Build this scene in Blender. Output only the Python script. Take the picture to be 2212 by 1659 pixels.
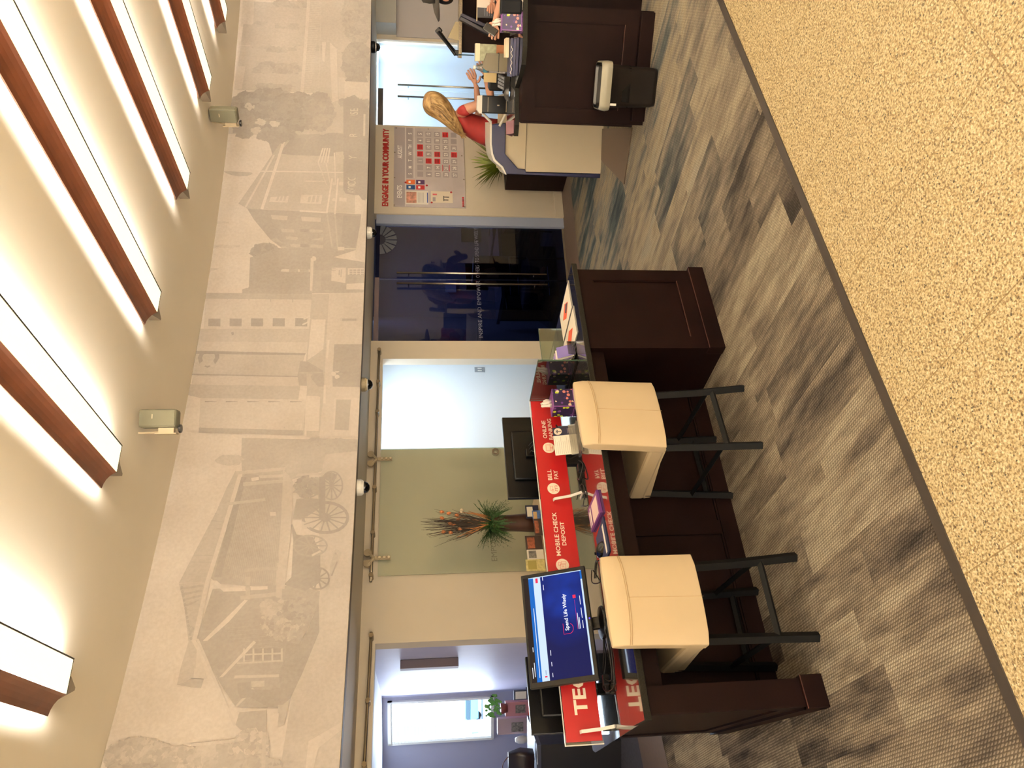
import bpy, bmesh, math, random
from mathutils import Vector, Matrix
random.seed(7)
SC = bpy.context.scene
COL = SC.collection
R_ = math.radians
for _o in list(bpy.data.objects):
    bpy.data.objects.remove(_o)

# ------------------------------------------------------------------ camera, world, light, exposure
CAMH, F, PITCH, ROLL = 1.75, 1680.0, R_(7.0), R_(0.3)
def raydir(x, y):
    """direction in the room of pixel x, y of the 2212 x 1659 frame (the picture is turned a quarter turn)"""
    a, b = (829.5 - y) / F, (x - 1106) / F
    c, s = math.cos(ROLL), math.sin(ROLL)
    a, b = c * a - s * b, s * a + c * b
    return Vector((a, math.cos(PITCH) - b * math.sin(PITCH), -math.sin(PITCH) - b * math.cos(PITCH)))
def PZ(x, y, z):
    d = raydir(x, y); t = (z - CAMH) / d.z
    return Vector((d.x * t, d.y * t, z))
def PY(x, y, Y):
    d = raydir(x, y); t = Y / d.y
    return Vector((d.x * t, Y, d.z * t + CAMH))
cam_data = bpy.data.cameras.new('camera')
cam = bpy.data.objects.new('camera', cam_data); COL.objects.link(cam)
cam_data.sensor_fit = 'HORIZONTAL'; cam_data.sensor_width = 36.0
cam_data.lens = F / 2212 * 36.0
cam_data.clip_start = 0.05; cam_data.clip_end = 200
_fw = Vector((0, math.cos(PITCH), -math.sin(PITCH))); _dn = Vector((0, -math.sin(PITCH), -math.cos(PITCH))); _rt = Vector((1, 0, 0))
_c, _s = math.cos(ROLL), math.sin(ROLL)
_right = _rt * _c + _dn * _s          # direction of +a in the frame
_down = _dn * _c - _rt * _s           # direction of +b
m = Matrix.Identity(4)
for i in range(3):
    m[i][0] = _down[i]; m[i][1] = _right[i]; m[i][2] = -_fw[i]
m[0][3], m[1][3], m[2][3] = 0, 0, CAMH
cam.matrix_world = m
SC.camera = cam
SC.view_settings.view_transform = 'Standard'; SC.view_settings.look = 'None'
SC.view_settings.gamma = 1.0; SC.view_settings.use_curve_mapping = False
SC.view_settings.exposure = 0.15

world = bpy.data.worlds.new('daylight'); SC.world = world; world.use_nodes = True
_bg = world.node_tree.nodes['Background']; _bg.inputs[0].default_value = (0.74, 0.86, 1.0, 1); _bg.inputs[1].default_value = 5.0

def area(name, loc, rot, sx, sy, power, color, spread=180):
    l = bpy.data.lights.new(name, 'AREA'); l.shape = 'RECTANGLE'; l.size = sx; l.size_y = sy
    l.energy = power; l.color = color; l.spread = R_(spread)
    o = bpy.data.objects.new(name, l); COL.objects.link(o); o.location = loc; o.rotation_euler = rot
    return o
WARM = (1.0, 0.98, 0.95)
area('lobby_ceiling_fill', (5.6, 4.0, 3.5), (0, 0, 0), 1.6, 1.6, 45, WARM)  # unseen ceiling lights added as general fill for the lobby
area('lobby_ceiling_fill', (-3.2, 1.6, 3.5), (0, 0, 0), 1.6, 1.6, 35, WARM)

area('lobby_front_fill', (1.5, -9.2, 2.0), (R_(90), 0, 0), 12.0, 3.1, 420, (0.95, 0.97, 1.0))  # unseen fill added behind the camera to lift the mural, walls and ceiling
area('ceiling_bounce_fill', (1.5, -9.3, 3.3), (R_(38), 0, 0), 12.0, 0.6, 4500, (1.0, 0.99, 0.98), spread=80)  # unseen light added over the rear floor; its bounce brightens the ceiling

# ------------------------------------------------------------------ helpers
def srgb(c):
    def f(v):
        v /= 255.0
        return v / 12.92 if v <= 0.04045 else ((v + 0.055) / 1.055) ** 2.4
    return (f(c[0]), f(c[1]), f(c[2]), 1.0)
MATS = {}
def mat(name, col=(128, 128, 128), rough=0.6, metal=0.0, spec=0.5, emit=None, es=0.0, var=0.0, vscale=8.0, bump=0.0, bscale=60.0, coat=0.0, trans=0.0):
    if name in MATS: return MATS[name]
    m = bpy.data.materials.new(name); m.use_nodes = True; MATS[name] = m
    nt = m.node_tree; b = nt.nodes['Principled BSDF']
    c = srgb(col)
    b.inputs['Base Color'].default_value = c
    b.inputs['Roughness'].default_value = rough; b.inputs['Metallic'].default_value = metal
    b.inputs['Specular IOR Level'].default_value = spec
    if coat: b.inputs['Coat Weight'].default_value = coat; b.inputs['Coat Roughness'].default_value = 0.08
    if trans: b.inputs['Transmission Weight'].default_value = trans
    if emit: b.inputs['Emission Color'].default_value = srgb(emit); b.inputs['Emission Strength'].default_value = es
    if var:
        tc = nt.nodes.new('ShaderNodeTexCoord'); n = nt.nodes.new('ShaderNodeTexNoise'); n.inputs['Scale'].default_value = vscale; n.inputs['Detail'].default_value = 4
        nt.links.new(tc.outputs['Object'], n.inputs['Vector'])
        r = nt.nodes.new('ShaderNodeValToRGB'); nt.links.new(n.outputs[0], r.inputs[0])
        r.color_ramp.elements[0].position = 0.3; r.color_ramp.elements[1].position = 0.7
        r.color_ramp.elements[0].color = tuple(max(0, v * (1 - var)) for v in c[:3]) + (1,)
        r.color_ramp.elements[1].color = tuple(min(1, v * (1 + var)) for v in c[:3]) + (1,)
        nt.links.new(r.outputs[0], b.inputs['Base Color'])
    if bump:
        tc = nt.nodes.new('ShaderNodeTexCoord'); n = nt.nodes.new('ShaderNodeTexNoise'); n.inputs['Scale'].default_value = bscale
        nt.links.new(tc.outputs['Object'], n.inputs['Vector'])
        bp = nt.nodes.new('ShaderNodeBump'); bp.inputs['Strength'].default_value = bump; bp.inputs['Distance'].default_value = 0.01
        nt.links.new(n.outputs[0], bp.inputs['Height']); nt.links.new(bp.outputs[0], b.inputs['Normal'])
    return m
def glass(name, tint=(235, 245, 238), refl=0.08, rough=0.02, haze=0.0, hazecol=(220, 225, 215)):
    """thin sheet glass: tinted transparency, a fresnel reflection and an optional frosted share"""
    if name in MATS: return MATS[name]
    m = bpy.data.materials.new(name); m.use_nodes = True; MATS[name] = m
    nt = m.node_tree; nt.nodes.clear()
    out = nt.nodes.new('ShaderNodeOutputMaterial')
    tr = nt.nodes.new('ShaderNodeBsdfTransparent'); tr.inputs[0].default_value = srgb(tint)
    gl = nt.nodes.new('ShaderNodeBsdfGlossy'); gl.inputs['Roughness'].default_value = rough
    fr = nt.nodes.new('ShaderNodeFresnel'); fr.inputs[0].default_value = 1.5
    ad = nt.nodes.new('ShaderNodeMath'); ad.operation = 'ADD'; ad.inputs[1].default_value = refl - 0.04; ad.use_clamp = True
    nt.links.new(fr.outputs[0], ad.inputs[0])
    mx = nt.nodes.new('ShaderNodeMixShader'); nt.links.new(ad.outputs[0], mx.inputs[0])
    if haze > 0:
        df = nt.nodes.new('ShaderNodeBsdfDiffuse'); df.inputs[0].default_value = srgb(hazecol)
        tl = nt.nodes.new('ShaderNodeBsdfTranslucent'); tl.inputs[0].default_value = srgb(hazecol)
        m2 = nt.nodes.new('ShaderNodeMixShader'); m2.inputs[0].default_value = 0.35
        nt.links.new(df.outputs[0], m2.inputs[1]); nt.links.new(tl.outputs[0], m2.inputs[2])
        m3 = nt.nodes.new('ShaderNodeMixShader'); m3.inputs[0].default_value = haze
        nt.links.new(tr.outputs[0], m3.inputs[1]); nt.links.new(m2.outputs[0], m3.inputs[2])
        nt.links.new(m3.outputs[0], mx.inputs[1])
    else:
        nt.links.new(tr.outputs[0], mx.inputs[1])
    nt.links.new(gl.outputs[0], mx.inputs[2]); nt.links.new(mx.outputs[0], out.inputs[0])
    return m

class MB:
    """collects shapes into one bmesh and links them as ONE mesh object"""
    def __init__(s): s.bm = bmesh.new(); s.col = None
    def poly(s, pts):
        vs = [s.bm.verts.new(p) for p in pts]
        try: return s.bm.faces.new(vs)
        except ValueError: return None
    def box(s, c, d, rot=(0, 0, 0), bevel=0.0, seg=2):
        M = Matrix.Translation(c) @ (Matrix.Rotation(rot[2], 4, 'Z') @ Matrix.Rotation(rot[1], 4, 'Y') @ Matrix.Rotation(rot[0], 4, 'X')) @ Matrix.Diagonal((d[0], d[1], d[2], 1))
        r = bmesh.ops.create_cube(s.bm, size=1.0, matrix=M)
        if bevel > 0:
            es = list({e for v in r['verts'] for e in v.link_edges})
            bmesh.ops.bevel(s.bm, geom=es, offset=bevel, segments=seg, affect='EDGES', profile=0.5)
        return s
    def b2(s, x0, x1, y0, y1, z0, z1, bevel=0.0):
        return s.box(((x0 + x1) / 2, (y0 + y1) / 2, (z0 + z1) / 2), (abs(x1 - x0), abs(y1 - y0), abs(z1 - z0)), bevel=bevel)
    def prism(s, pts, z0, z1, axis='Z'):
        def P(p, z):
            return {'Z': (p[0], p[1], z), 'Y': (p[0], z, p[1]), 'X': (z, p[0], p[1])}[axis]
        a = [s.bm.verts.new(P(p, z0)) for p in pts]; b = [s.bm.verts.new(P(p, z1)) for p in pts]
        s.bm.faces.new(a[::-1]); s.bm.faces.new(b)
        n = len(pts)
        for i in range(n): s.bm.faces.new((a[i], a[(i + 1) % n], b[(i + 1) % n], b[i]))
        return s
    def tube(s, pts, r, seg=8, cap=True, flat=1.0):
        pts = [Vector(p) for p in pts]; n = len(pts)
        rs = r if isinstance(r, (list, tuple)) else [r] * n
        rings = []; up = Vector((0, 0, 1))
        for i, p in enumerate(pts):
            t = (pts[min(i + 1, n - 1)] - pts[max(i - 1, 0)])
            if t.length < 1e-9: t = Vector((0, 0, 1))
            t.normalize()
            if abs(t.dot(up)) > 0.95: up = Vector((1, 0, 0)) if abs(t.x) < 0.9 else Vector((0, 1, 0))
            u = t.cross(up).normalized(); v = u.cross(t).normalized(); up = v
            rings.append([s.bm.verts.new(p + (u * math.cos(2 * math.pi * k / seg) + v * flat * math.sin(2 * math.pi * k / seg)) * rs[i]) for k in range(seg)])
        for i in range(n - 1):
            for k in range(seg):
                s.bm.faces.new((rings[i][k], rings[i][(k + 1) % seg], rings[i + 1][(k + 1) % seg], rings[i + 1][k]))
        if cap: s.bm.faces.new(rings[0][::-1]); s.bm.faces.new(rings[-1])
        return s
    def lathe(s, prof, c=(0, 0, 0), seg=20, M=None):
        rings = []
        for r, z in prof:
            ring = []
            for k in range(seg):
                a = 2 * math.pi * k / seg
                p = Vector((r * math.cos(a), r * math.sin(a), z))
                if M is not None: p = M @ p
                ring.append(s.bm.verts.new(p + Vector(c)))
            rings.append(ring)
        for i in range(len(rings) - 1):
            for k in range(seg):
                s.bm.faces.new((rings[i][k], rings[i][(k + 1) % seg], rings[i + 1][(k + 1) % seg], rings[i + 1][k]))
        s.bm.faces.new(rings[0][::-1]); s.bm.faces.new(rings[-1])
        return s
    def ball(s, c, r, sc=(1, 1, 1), seg=14, rot=None):
        M = Matrix.Translation(c) @ (rot.to_4x4() if rot else Matrix.Identity(4)) @ Matrix.Diagonal((sc[0], sc[1], sc[2], 1))
        bmesh.ops.create_uvsphere(s.bm, u_segments=seg, v_segments=max(6, seg // 2 + 2), radius=r, matrix=M); return s
    def build(s, name, mt, parent=None, smooth=False, sub=0, loc=None, rotz=0.0, fixn=True):
        if fixn: bmesh.ops.recalc_face_normals(s.bm, faces=s.bm.faces)
        me = bpy.data.meshes.new(name); s.bm.to_mesh(me); s.bm.free()
        for mm in (mt if isinstance(mt, (list, tuple)) else [mt]): me.materials.append(mm)
        o = bpy.data.objects.new(name, me); COL.objects.link(o)
        if smooth:
            for p in me.polygons: p.use_smooth = True
        if sub:
            md = o.modifiers.new('sub', 'SUBSURF'); md.levels = sub; md.render_levels = sub
        if parent: o.parent = parent
        if loc is not None: o.location = loc
        if rotz: o.rotation_euler = (0, 0, rotz)
        return o
def tag(o, label=None, cat=None, group=None, kind=None):
    if label: o['label'] = label
    if cat: o['category'] = cat
    if group: o['group'] = group
    if kind: o['kind'] = kind
    return o
def thing(name, label, cat, loc=(0, 0, 0), rotz=0.0, group=None):
    o = bpy.data.objects.new(name, None); COL.objects.link(o); o.empty_display_size = 0.1
    o.location = loc; o.rotation_euler = (0, 0, rotz)
    return tag(o, label, cat, group)
def struct(name, mb, mt, smooth=False): return tag(mb.build(name, mt, smooth=smooth), kind='structure')
_textcache = {}
def text_geo(txt, size, bold=0.0, align='LEFT', sx=1.0):
    """flat letters as vertex and face lists, reading along +x, up is +y"""
    cu = bpy.data.curves.new('t', 'FONT'); cu.body = txt; cu.size = size; cu.offset = bold * size; cu.align_x = align
    cu.resolution_u = 2; cu.space_line = 0.85
    o = bpy.data.objects.new('t', cu); COL.objects.link(o)
    bpy.context.view_layer.update()
    me = bpy.data.meshes.new_from_object(o.evaluated_get(bpy.context.evaluated_depsgraph_get()))
    vs = [(v.co.x * sx, v.co.y) for v in me.vertices]; fs = [tuple(p.vertices) for p in me.polygons]
    bpy.data.objects.remove(o); bpy.data.curves.remove(cu); bpy.data.meshes.remove(me)
    return vs, fs
def text_obj(name, txt, size, mt, parent, fn, bold=0.0, align='LEFT', sx=1.0, label=None):
    """letters laid on a surface by fn(x, y) -> point"""
    vs, fs = text_geo(txt, size, bold, align, sx)
    b = MB(); bv = [b.bm.verts.new(fn(*v)) for v in vs]
    for f in fs:
        try: b.bm.faces.new([bv[i] for i in f])
        except ValueError: pass
    o = b.build(name, mt, parent, fixn=False)
    if label: o['label'] = label
    return o
def on_front(ox, oy, oz): return lambda x, y: (ox + x, oy, oz + y)       # facing -y
def on_top(ox, oy, oz, a=0.0):
    ca, sa = math.cos(a), math.sin(a)
    return lambda x, y: (ox + x * ca - y * sa, oy + x * sa + y * ca, oz)

# curved wall: everything on it is placed by arc length s (metres, negative is left) and radius
WC = Vector((8.3564, -5.6346)); RM = 14.936; RW = RM + 1.12
def wp(s, r, z):
    a = s / RW
    return Vector((WC.x + r * math.sin(a), WC.y + r * math.cos(a), z))
def wang(s): return -s / RW
def pxcyl(x, y, r):
    d = raydir(x, y); a = d.x ** 2 + d.y ** 2; b = -2 * (d.x * WC.x + d.y * WC.y); c = WC.length_squared - r * r
    t = (-b + math.sqrt(b * b - 4 * a * c)) / (2 * a)
    return math.atan2(d.x * t - WC.x, d.y * t - WC.y) * RW, d.z * t + CAMH

# ------------------------------------------------------------------ common materials
M_WALL = mat('wall paint beige', (206, 195, 176), 0.75, var=0.02, vscale=3)
M_CEIL = mat('ceiling paint cream', (238, 229, 212), 0.8, var=0.015, vscale=2)
M_WOOD = mat('dark cherry wood', (23, 12, 10), 0.5, spec=0.07, var=0.25, vscale=5)
M_WOODE = mat('wood edge highlight', (70, 40, 32), 0.4)  # lighter wood tone paints the highlight onto thin strips along the edges
M_BLACK = mat('black plastic', (6, 6, 7), 0.3, spec=0.3)
M_MATTE = mat('black matt metal', (7, 8, 8), 0.55, spec=0.2)
M_CABLE = mat('black cable rubber', (10, 10, 12), 0.45)
M_STEEL = mat('brushed steel', (190, 186, 178), 0.25, metal=1.0)
M_DSTEEL = mat('dull nickel', (150, 138, 118), 0.4, metal=0.8)
M_WHITE = mat('white plastic', (226, 224, 216), 0.4)
M_PAPER = mat('white paper', (232, 226, 214), 0.7)
M_SKIN = mat('skin', (188, 138, 114), 0.55, var=0.06, vscale=9)
M_RED = mat('red print', (164, 20, 24), 0.35)
M_CREAMT = mat('cream lettering', (228, 214, 194), 0.5)
M_LEAF = mat('fern green', (44, 78, 30), 0.55, var=0.3, vscale=20)

# ------------------------------------------------------------------ floors
DX = Vector((0.8194, 0.5732)); DY = Vector((-0.5732, 0.8194)); DANG = math.atan2(DX.y, DX.x)
def nodes(name):
    m = bpy.data.materials.new(name); m.use_nodes = True; MATS[name] = m
    return m, m.node_tree, m.node_tree.nodes['Principled BSDF']
def nd(nt, typ, **kw):
    n = nt.nodes.new(typ)
    for k, v in kw.items(): setattr(n, k, v)
    return n
def math_(nt, op, a, b=None, clamp=False):
    n = nd(nt, 'ShaderNodeMath', operation=op, use_clamp=clamp)
    for i, v in enumerate((a, b)):
        if v is None: continue
        if isinstance(v, (int, float)): n.inputs[i].default_value = v
        else: nt.links.new(v, n.inputs[i])
    return n.outputs[0]
def mixc(nt, fac, a, b, mode='MIX'):
    n = nd(nt, 'ShaderNodeMix', data_type='RGBA', blend_type=mode)
    for i, v in ((0, fac), (6, a), (7, b)):
        if isinstance(v, (int, float)): n.inputs[i].default_value = v
        elif isinstance(v, tuple): n.inputs[i].default_value = v
        else: nt.links.new(v, n.inputs[i])
    return n.outputs[2]
def ramp(nt, src, stops, interp='LINEAR'):
    r = nd(nt, 'ShaderNodeValToRGB'); r.color_ramp.interpolation = interp
    e = r.color_ramp.elements
    while len(e) < len(stops): e.new(0.5)
    for k, (p, c) in enumerate(stops): e[k].position = p; e[k].color = srgb(c) if len(c) == 3 else c
    nt.links.new(src, r.inputs[0]); return r.outputs[0]
def desk_coords(nt):
    """u along the desk direction, v away from the lobby"""
    g = nd(nt, 'ShaderNodeNewGeometry'); mp = nd(nt, 'ShaderNodeMapping', vector_type='POINT')
    mp.inputs['Rotation'].default_value = (0, 0, -DANG)
    nt.links.new(g.outputs['Position'], mp.inputs[0]); sp = nd(nt, 'ShaderNodeSeparateXYZ'); nt.links.new(mp.outputs[0], sp.inputs[0])
    return g, mp.outputs[0], sp.outputs[0], sp.outputs[1]
# carpet planks: long tiles with streaks running away from the lobby
MC, nt, bs = nodes('carpet planks')
g, P, U, V = desk_coords(nt)
row = math_(nt, 'FLOOR', math_(nt, 'DIVIDE', U, 0.235))
wn = nd(nt, 'ShaderNodeTexWhiteNoise', noise_dimensions='1D'); nt.links.new(row, wn.inputs['W'])
cell = math_(nt, 'FLOOR', math_(nt, 'ADD', math_(nt, 'DIVIDE', V, 0.92), wn.outputs['Value']))
cmb = nd(nt, 'ShaderNodeCombineXYZ'); nt.links.new(row, cmb.inputs[0]); nt.links.new(cell, cmb.inputs[1])
w2 = nd(nt, 'ShaderNodeTexWhiteNoise', noise_dimensions='2D'); nt.links.new(cmb.outputs[0], w2.inputs['Vector'])
st = nd(nt, 'ShaderNodeCombineXYZ')
nt.links.new(math_(nt, 'MULTIPLY', U, 6.5), st.inputs[0])
nt.links.new(math_(nt, 'ADD', math_(nt, 'MULTIPLY', V, 1.3), math_(nt, 'MULTIPLY', w2.outputs['Value'], 37.0)), st.inputs[1])
n1 = nd(nt, 'ShaderNodeTexNoise'); n1.inputs['Scale'].default_value = 1.0; n1.inputs['Detail'].default_value = 5; n1.inputs['Roughness'].default_value = 0.62
nt.links.new(st.outputs[0], n1.inputs['Vector'])
st2 = nd(nt, 'ShaderNodeCombineXYZ')
nt.links.new(math_(nt, 'MULTIPLY', U, 2.6), st2.inputs[0]); nt.links.new(math_(nt, 'MULTIPLY', V, 0.5), st2.inputs[1])
n2 = nd(nt, 'ShaderNodeTexNoise'); n2.inputs['Scale'].default_value = 1.0; n2.inputs['Detail'].default_value = 2
nt.links.new(st2.outputs[0], n2.inputs['Vector'])
mixv = math_(nt, 'ADD', math_(nt, 'MULTIPLY', n1.outputs[0], 0.72), math_(nt, 'ADD', math_(nt, 'MULTIPLY', w2.outputs['Value'], 0.17), math_(nt, 'MULTIPLY', n2.outputs[0], 0.16)))
tan = ramp(nt, mixv, [(0.38, (72, 65, 60)), (0.47, (120, 109, 97)), (0.55, (152, 139, 121)), (0.64, (184, 172, 150))])
blu = ramp(nt, mixv, [(0.36, (58, 72, 78)), (0.45, (98, 108, 108)), (0.52, (150, 142, 128)), (0.60, (176, 160, 132)), (0.68, (140, 138, 130))])
sp = nd(nt, 'ShaderNodeSeparateXYZ'); nt.links.new(g.outputs['Position'], sp.inputs[0])
far = math_(nt, 'ADD', math_(nt, 'MULTIPLY', sp.outputs[1], 0.30), math_(nt, 'MULTIPLY', sp.outputs[0], 0.18))
far = math_(nt, 'SUBTRACT', math_(nt, 'ADD', far, math_(nt, 'MULTIPLY', n2.outputs[0], 0.8)), 1.85, clamp=True)
colr = mixc(nt, far, tan, blu)
bl = nd(nt, 'ShaderNodeTexNoise'); bl.inputs['Scale'].default_value = 3.2; bl.inputs['Detail'].default_value = 8; bl.inputs['Roughness'].default_value = .7; nt.links.new(st.outputs[0], bl.inputs['Vector'])
colr = mixc(nt, .5, colr, ramp(nt, bl.outputs[0], [(.36, (168, 166, 168)), (.5, (240, 240, 240)), (.62, (255, 255, 255))]), 'MULTIPLY')
# loop pile: small slanting loops
wv = nd(nt, 'ShaderNodeTexWave', wave_type='BANDS', bands_direction='DIAGONAL'); wv.inputs['Scale'].default_value = 34; wv.inputs['Distortion'].default_value = 0.4
nt.links.new(P, wv.inputs['Vector'])
wv2 = nd(nt, 'ShaderNodeTexWave', wave_type='BANDS', bands_direction='X'); wv2.inputs['Scale'].default_value = 26; wv2.inputs['Distortion'].default_value = 0.5
nt.links.new(P, wv2.inputs['Vector'])
lp = math_(nt, 'MULTIPLY', wv.outputs['Fac'], wv2.outputs['Fac'])
shade = ramp(nt, lp, [(0.0, (150, 146, 140)), (0.35, (245, 245, 245)), (1.0, (255, 255, 255))])
fine = nd(nt, 'ShaderNodeTexNoise'); fine.inputs['Scale'].default_value = 190; nt.links.new(P, fine.inputs['Vector'])
fs = ramp(nt, fine.outputs[0], [(0.3, (205, 205, 205)), (0.7, (255, 255, 255))])
colr = mixc(nt, 0.85, mixc(nt, 1.0, colr, fs, 'MULTIPLY'), shade, 'MULTIPLY')
nt.links.new(colr, bs.inputs['Base Color']); bs.inputs['Roughness'].default_value = 0.95; bs.inputs['Specular IOR Level'].default_value = 0.1
bp = nd(nt, 'ShaderNodeBump'); bp.inputs['Strength'].default_value = 0.5; bp.inputs['Distance'].default_value = 0.004
nt.links.new(lp, bp.inputs['Height']); nt.links.new(bp.outputs[0], bs.inputs['Normal'])
# terrazzo
MT, nt, bs = nodes('terrazzo')
g, P, U, V = desk_coords(nt)
v1 = nd(nt, 'ShaderNodeTexVoronoi'); v1.inputs['Scale'].default_value = 165; nt.links.new(P, v1.inputs['Vector'])
v2 = nd(nt, 'ShaderNodeTexVoronoi'); v2.inputs['Scale'].default_value = 88; nt.links.new(P, v2.inputs['Vector'])
s1 = nd(nt, 'ShaderNodeSeparateColor'); nt.links.new(v1.outputs['Color'], s1.inputs[0])
s2 = nd(nt, 'ShaderNodeSeparateColor'); nt.links.new(v2.outputs['Color'], s2.inputs[0])
base = ramp(nt, s1.outputs[0], [(0.0, (206, 187, 146)), (0.45, (220, 202, 160)), (0.60, (188, 164, 118)), (0.74, (158, 132, 92)), (0.86, (230, 216, 182)), (0.955, (104, 86, 62)), (0.985, (56, 46, 38))], 'CONSTANT')
big = ramp(nt, s2.outputs[1], [(0.0, (210, 190, 150)), (0.8, (184, 156, 112)), (0.92, (140, 112, 80))], 'CONSTANT')
inb = math_(nt, 'MULTIPLY', math_(nt, 'GREATER_THAN', s2.outputs[1], 0.8), math_(nt, 'LESS_THAN', v2.outputs['Distance'], 0.42))
cc = mixc(nt, inb, base, big)
cc = mixc(nt, 0.12, cc, srgb((204, 188, 150))); cc = mixc(nt, 1.0, cc, srgb((244, 245, 245)), 'MULTIPLY')
def lines(coord, off, step, w):
    d = math_(nt, 'ABSOLUTE', math_(nt, 'SUBTRACT', math_(nt, 'FRACT', math_(nt, 'DIVIDE', math_(nt, 'SUBTRACT', coord, off), step)), 0.5))
    return math_(nt, 'GREATER_THAN', d, 0.5 - w / step)
gn = nd(nt, 'ShaderNodeTexNoise'); gn.inputs['Scale'].default_value = 110; gn.inputs['Detail'].default_value = 3; nt.links.new(P, gn.inputs['Vector'])
cc = mixc(nt, 1.0, cc, ramp(nt, gn.outputs[0], [(.36, (168, 160, 146)), (.5, (236, 234, 230)), (.6, (255, 255, 255))]), 'MULTIPLY')
jl = math_(nt, 'MAXIMUM', lines(U, 0.20, 0.615, 0.0022), lines(V, 1.21 - 1.23, 1.23, 0.0022))
cc = mixc(nt, math_(nt, 'MULTIPLY', jl, 0.75), cc, srgb((120, 96, 58)))
nt.links.new(cc, bs.inputs['Base Color']); bs.inputs['Roughness'].default_value = 0.42; bs.inputs['Specular IOR Level'].default_value = 0.35
M_STRIP = mat('dark floor border', (92, 76, 64), 0.7, var=0.06, vscale=30)
T0p, T1p = Vector((-1.058, 2.066)), Vector((2.226, 4.34)); td = (T1p - T0p).normalized(); tn = Vector((td.y, -td.x))
Ta, Tb = T0p - td * 7, T0p + td * 14
b = MB(); b.poly([(Ta.x, Ta.y, 0), (Tb.x, Tb.y, 0), (6, 16, 0), (-10, 14, 0), (-11, 2, 0)]); struct('floor', b, MC)
b = MB(); b.poly([(Ta.x, Ta.y, 0), (-8, -10, 0), (14, -10, 0), (Tb.x, Tb.y, 0)]); struct('floor', b, MT)
b = MB(); q = [Ta, Tb, Tb + tn * 0.045, Ta + tn * 0.045]; b.prism([(v.x, v.y) for v in q[::-1]], 0.0, 0.006); struct('trim_1', b, mat('rubber floor trim', (50, 43, 37), 0.5))
b = MB()
for k in range(40):
    s0, s1_ = -13.5 + k * 0.3, -13.2 + k * 0.3
    b.poly([wp(s0, RM + 0.62, 0.004), wp(s1_, RM + 0.62, 0.004), wp(s1_, RW + 0.15, 0.004), wp(s0, RW + 0.15, 0.004)])
struct('trim_2', b, M_STRIP)

# ------------------------------------------------------------------ walls, soffit, ceiling
ZS, ZC, ZO = 2.225, 3.62, 2.10
def arc_wall(b, s0, s1, r, z0, z1, th=0.12, inward=False):
    n = max(1, int(abs(s1 - s0) / 0.3)); 
    for k in range(n):
        a, c = s0 + (s1 - s0) * k / n, s0 + (s1 - s0) * (k + 1) / n
        P = [wp(a, r, z0), wp(c, r, z0), wp(c, r, z1), wp(a, r, z1)]; Q = [wp(a, r + th, z0), wp(c, r + th, z0), wp(c, r + th, z1), wp(a, r + th, z1)]
        b.poly(P); b.poly(Q[::-1]); b.poly([P[0], P[1], Q[1], Q[0]]); b.poly([P[3], Q[3], Q[2], P[2]])
        if k == 0: b.poly([P[0], Q[0], Q[3], P[3]])
        if k == n - 1: b.poly([P[1], P[2], Q[2], Q[1]])
b = MB()
S_ = dict(L0=-15.5, open0=-13.3, open1=-11.44, wht0=-9.56, wht1=-8.475, dk0=-8.25, dk1=-6.56, bl0=-5.30, bl1=-4.05)
for s0, s1_ in ((S_['L0'], S_['open0']), (S_['open1'], -9.95), (S_['wht1'], S_['dk0']), (S_['dk1'], S_['bl0']), (S_['bl1'], 1.5)):
    arc_wall(b, s0, s1_, RW, 0, ZS)
arc_wall(b, S_['open0'], S_['open1'], RW, ZO, ZS)
arc_wall(b, -9.95, S_['wht1'], RW, ZO, ZS); arc_wall(b, -9.95, -9.60, RW + 0.004, 0, ZO)
struct('wall_back', b, M_WALL, smooth=False)
b = MB()                                         # upper band above the doors: underside and face
for k in range(60):
    a, c = -15.5 + k * 17.0 / 60, -15.5 + (k + 1) * 17.0 / 60
    b.poly([wp(a, RM, ZS), wp(c, RM, ZS), wp(c, RW + 0.2, ZS), wp(a, RW + 0.2, ZS)])
    b.poly([wp(a, RM, ZS), wp(c, RM, ZS), wp(c, RM, ZC), wp(a, RM, ZC)])
struct('wall_upper', b, M_WALL)
b = MB()                                         # narrow lip under the picture wall
for k in range(60):
    a, c = -15.5 + k * 17.0 / 60, -15.5 + (k + 1) * 17.0 / 60
    for (r0, z0), (r1, z1) in (((RM + 0.001, ZS - 0.002), (RM + 0.11, ZS - 0.002)),):
        b.poly([wp(a, r0, z0), wp(c, r0, z0), wp(c, r1, z1), wp(a, r1, z1)])
struct('trim_3', b, mat('soffit edge brown', (116, 100, 84), 0.7))
b = MB(); b.poly([(-9, -10, ZC), (14, -10, ZC), (14, 12, ZC), (-9, 12, ZC)]); struct('ceiling', b, M_CEIL)
b = MB(); b.b2(-7.2, 13.5, -9.6, -9.5, 0, ZC); struct('wall_front', b, M_WALL)
b = MB(); e = wp(-15.5, RW, 0); b.b2(e.x - 0.1, e.x, -9.5, e.y + 0.1, 0, ZC); struct('wall_left', b, M_WALL)
e = wp(1.5, RW, 0); b = MB(); b.b2(e.x, e.x + 0.1, -9.5, e.y + 0.1, 0, ZC); struct('wall_right', b, M_WALL)
# white baseboard beside the glass doors
b = MB(); arc_wall(b, S_['dk1'] + 0.0, S_['bl0'], RW - 0.016, 0.004, 0.10, 0.016); struct('baseboard_back', b, M_WALL)
b = MB(); arc_wall(b, S_['wht1'], S_['dk0'], RW - 0.016, 0.004, 0.10, 0.016); struct('baseboard_back', b, M_WALL)

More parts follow.
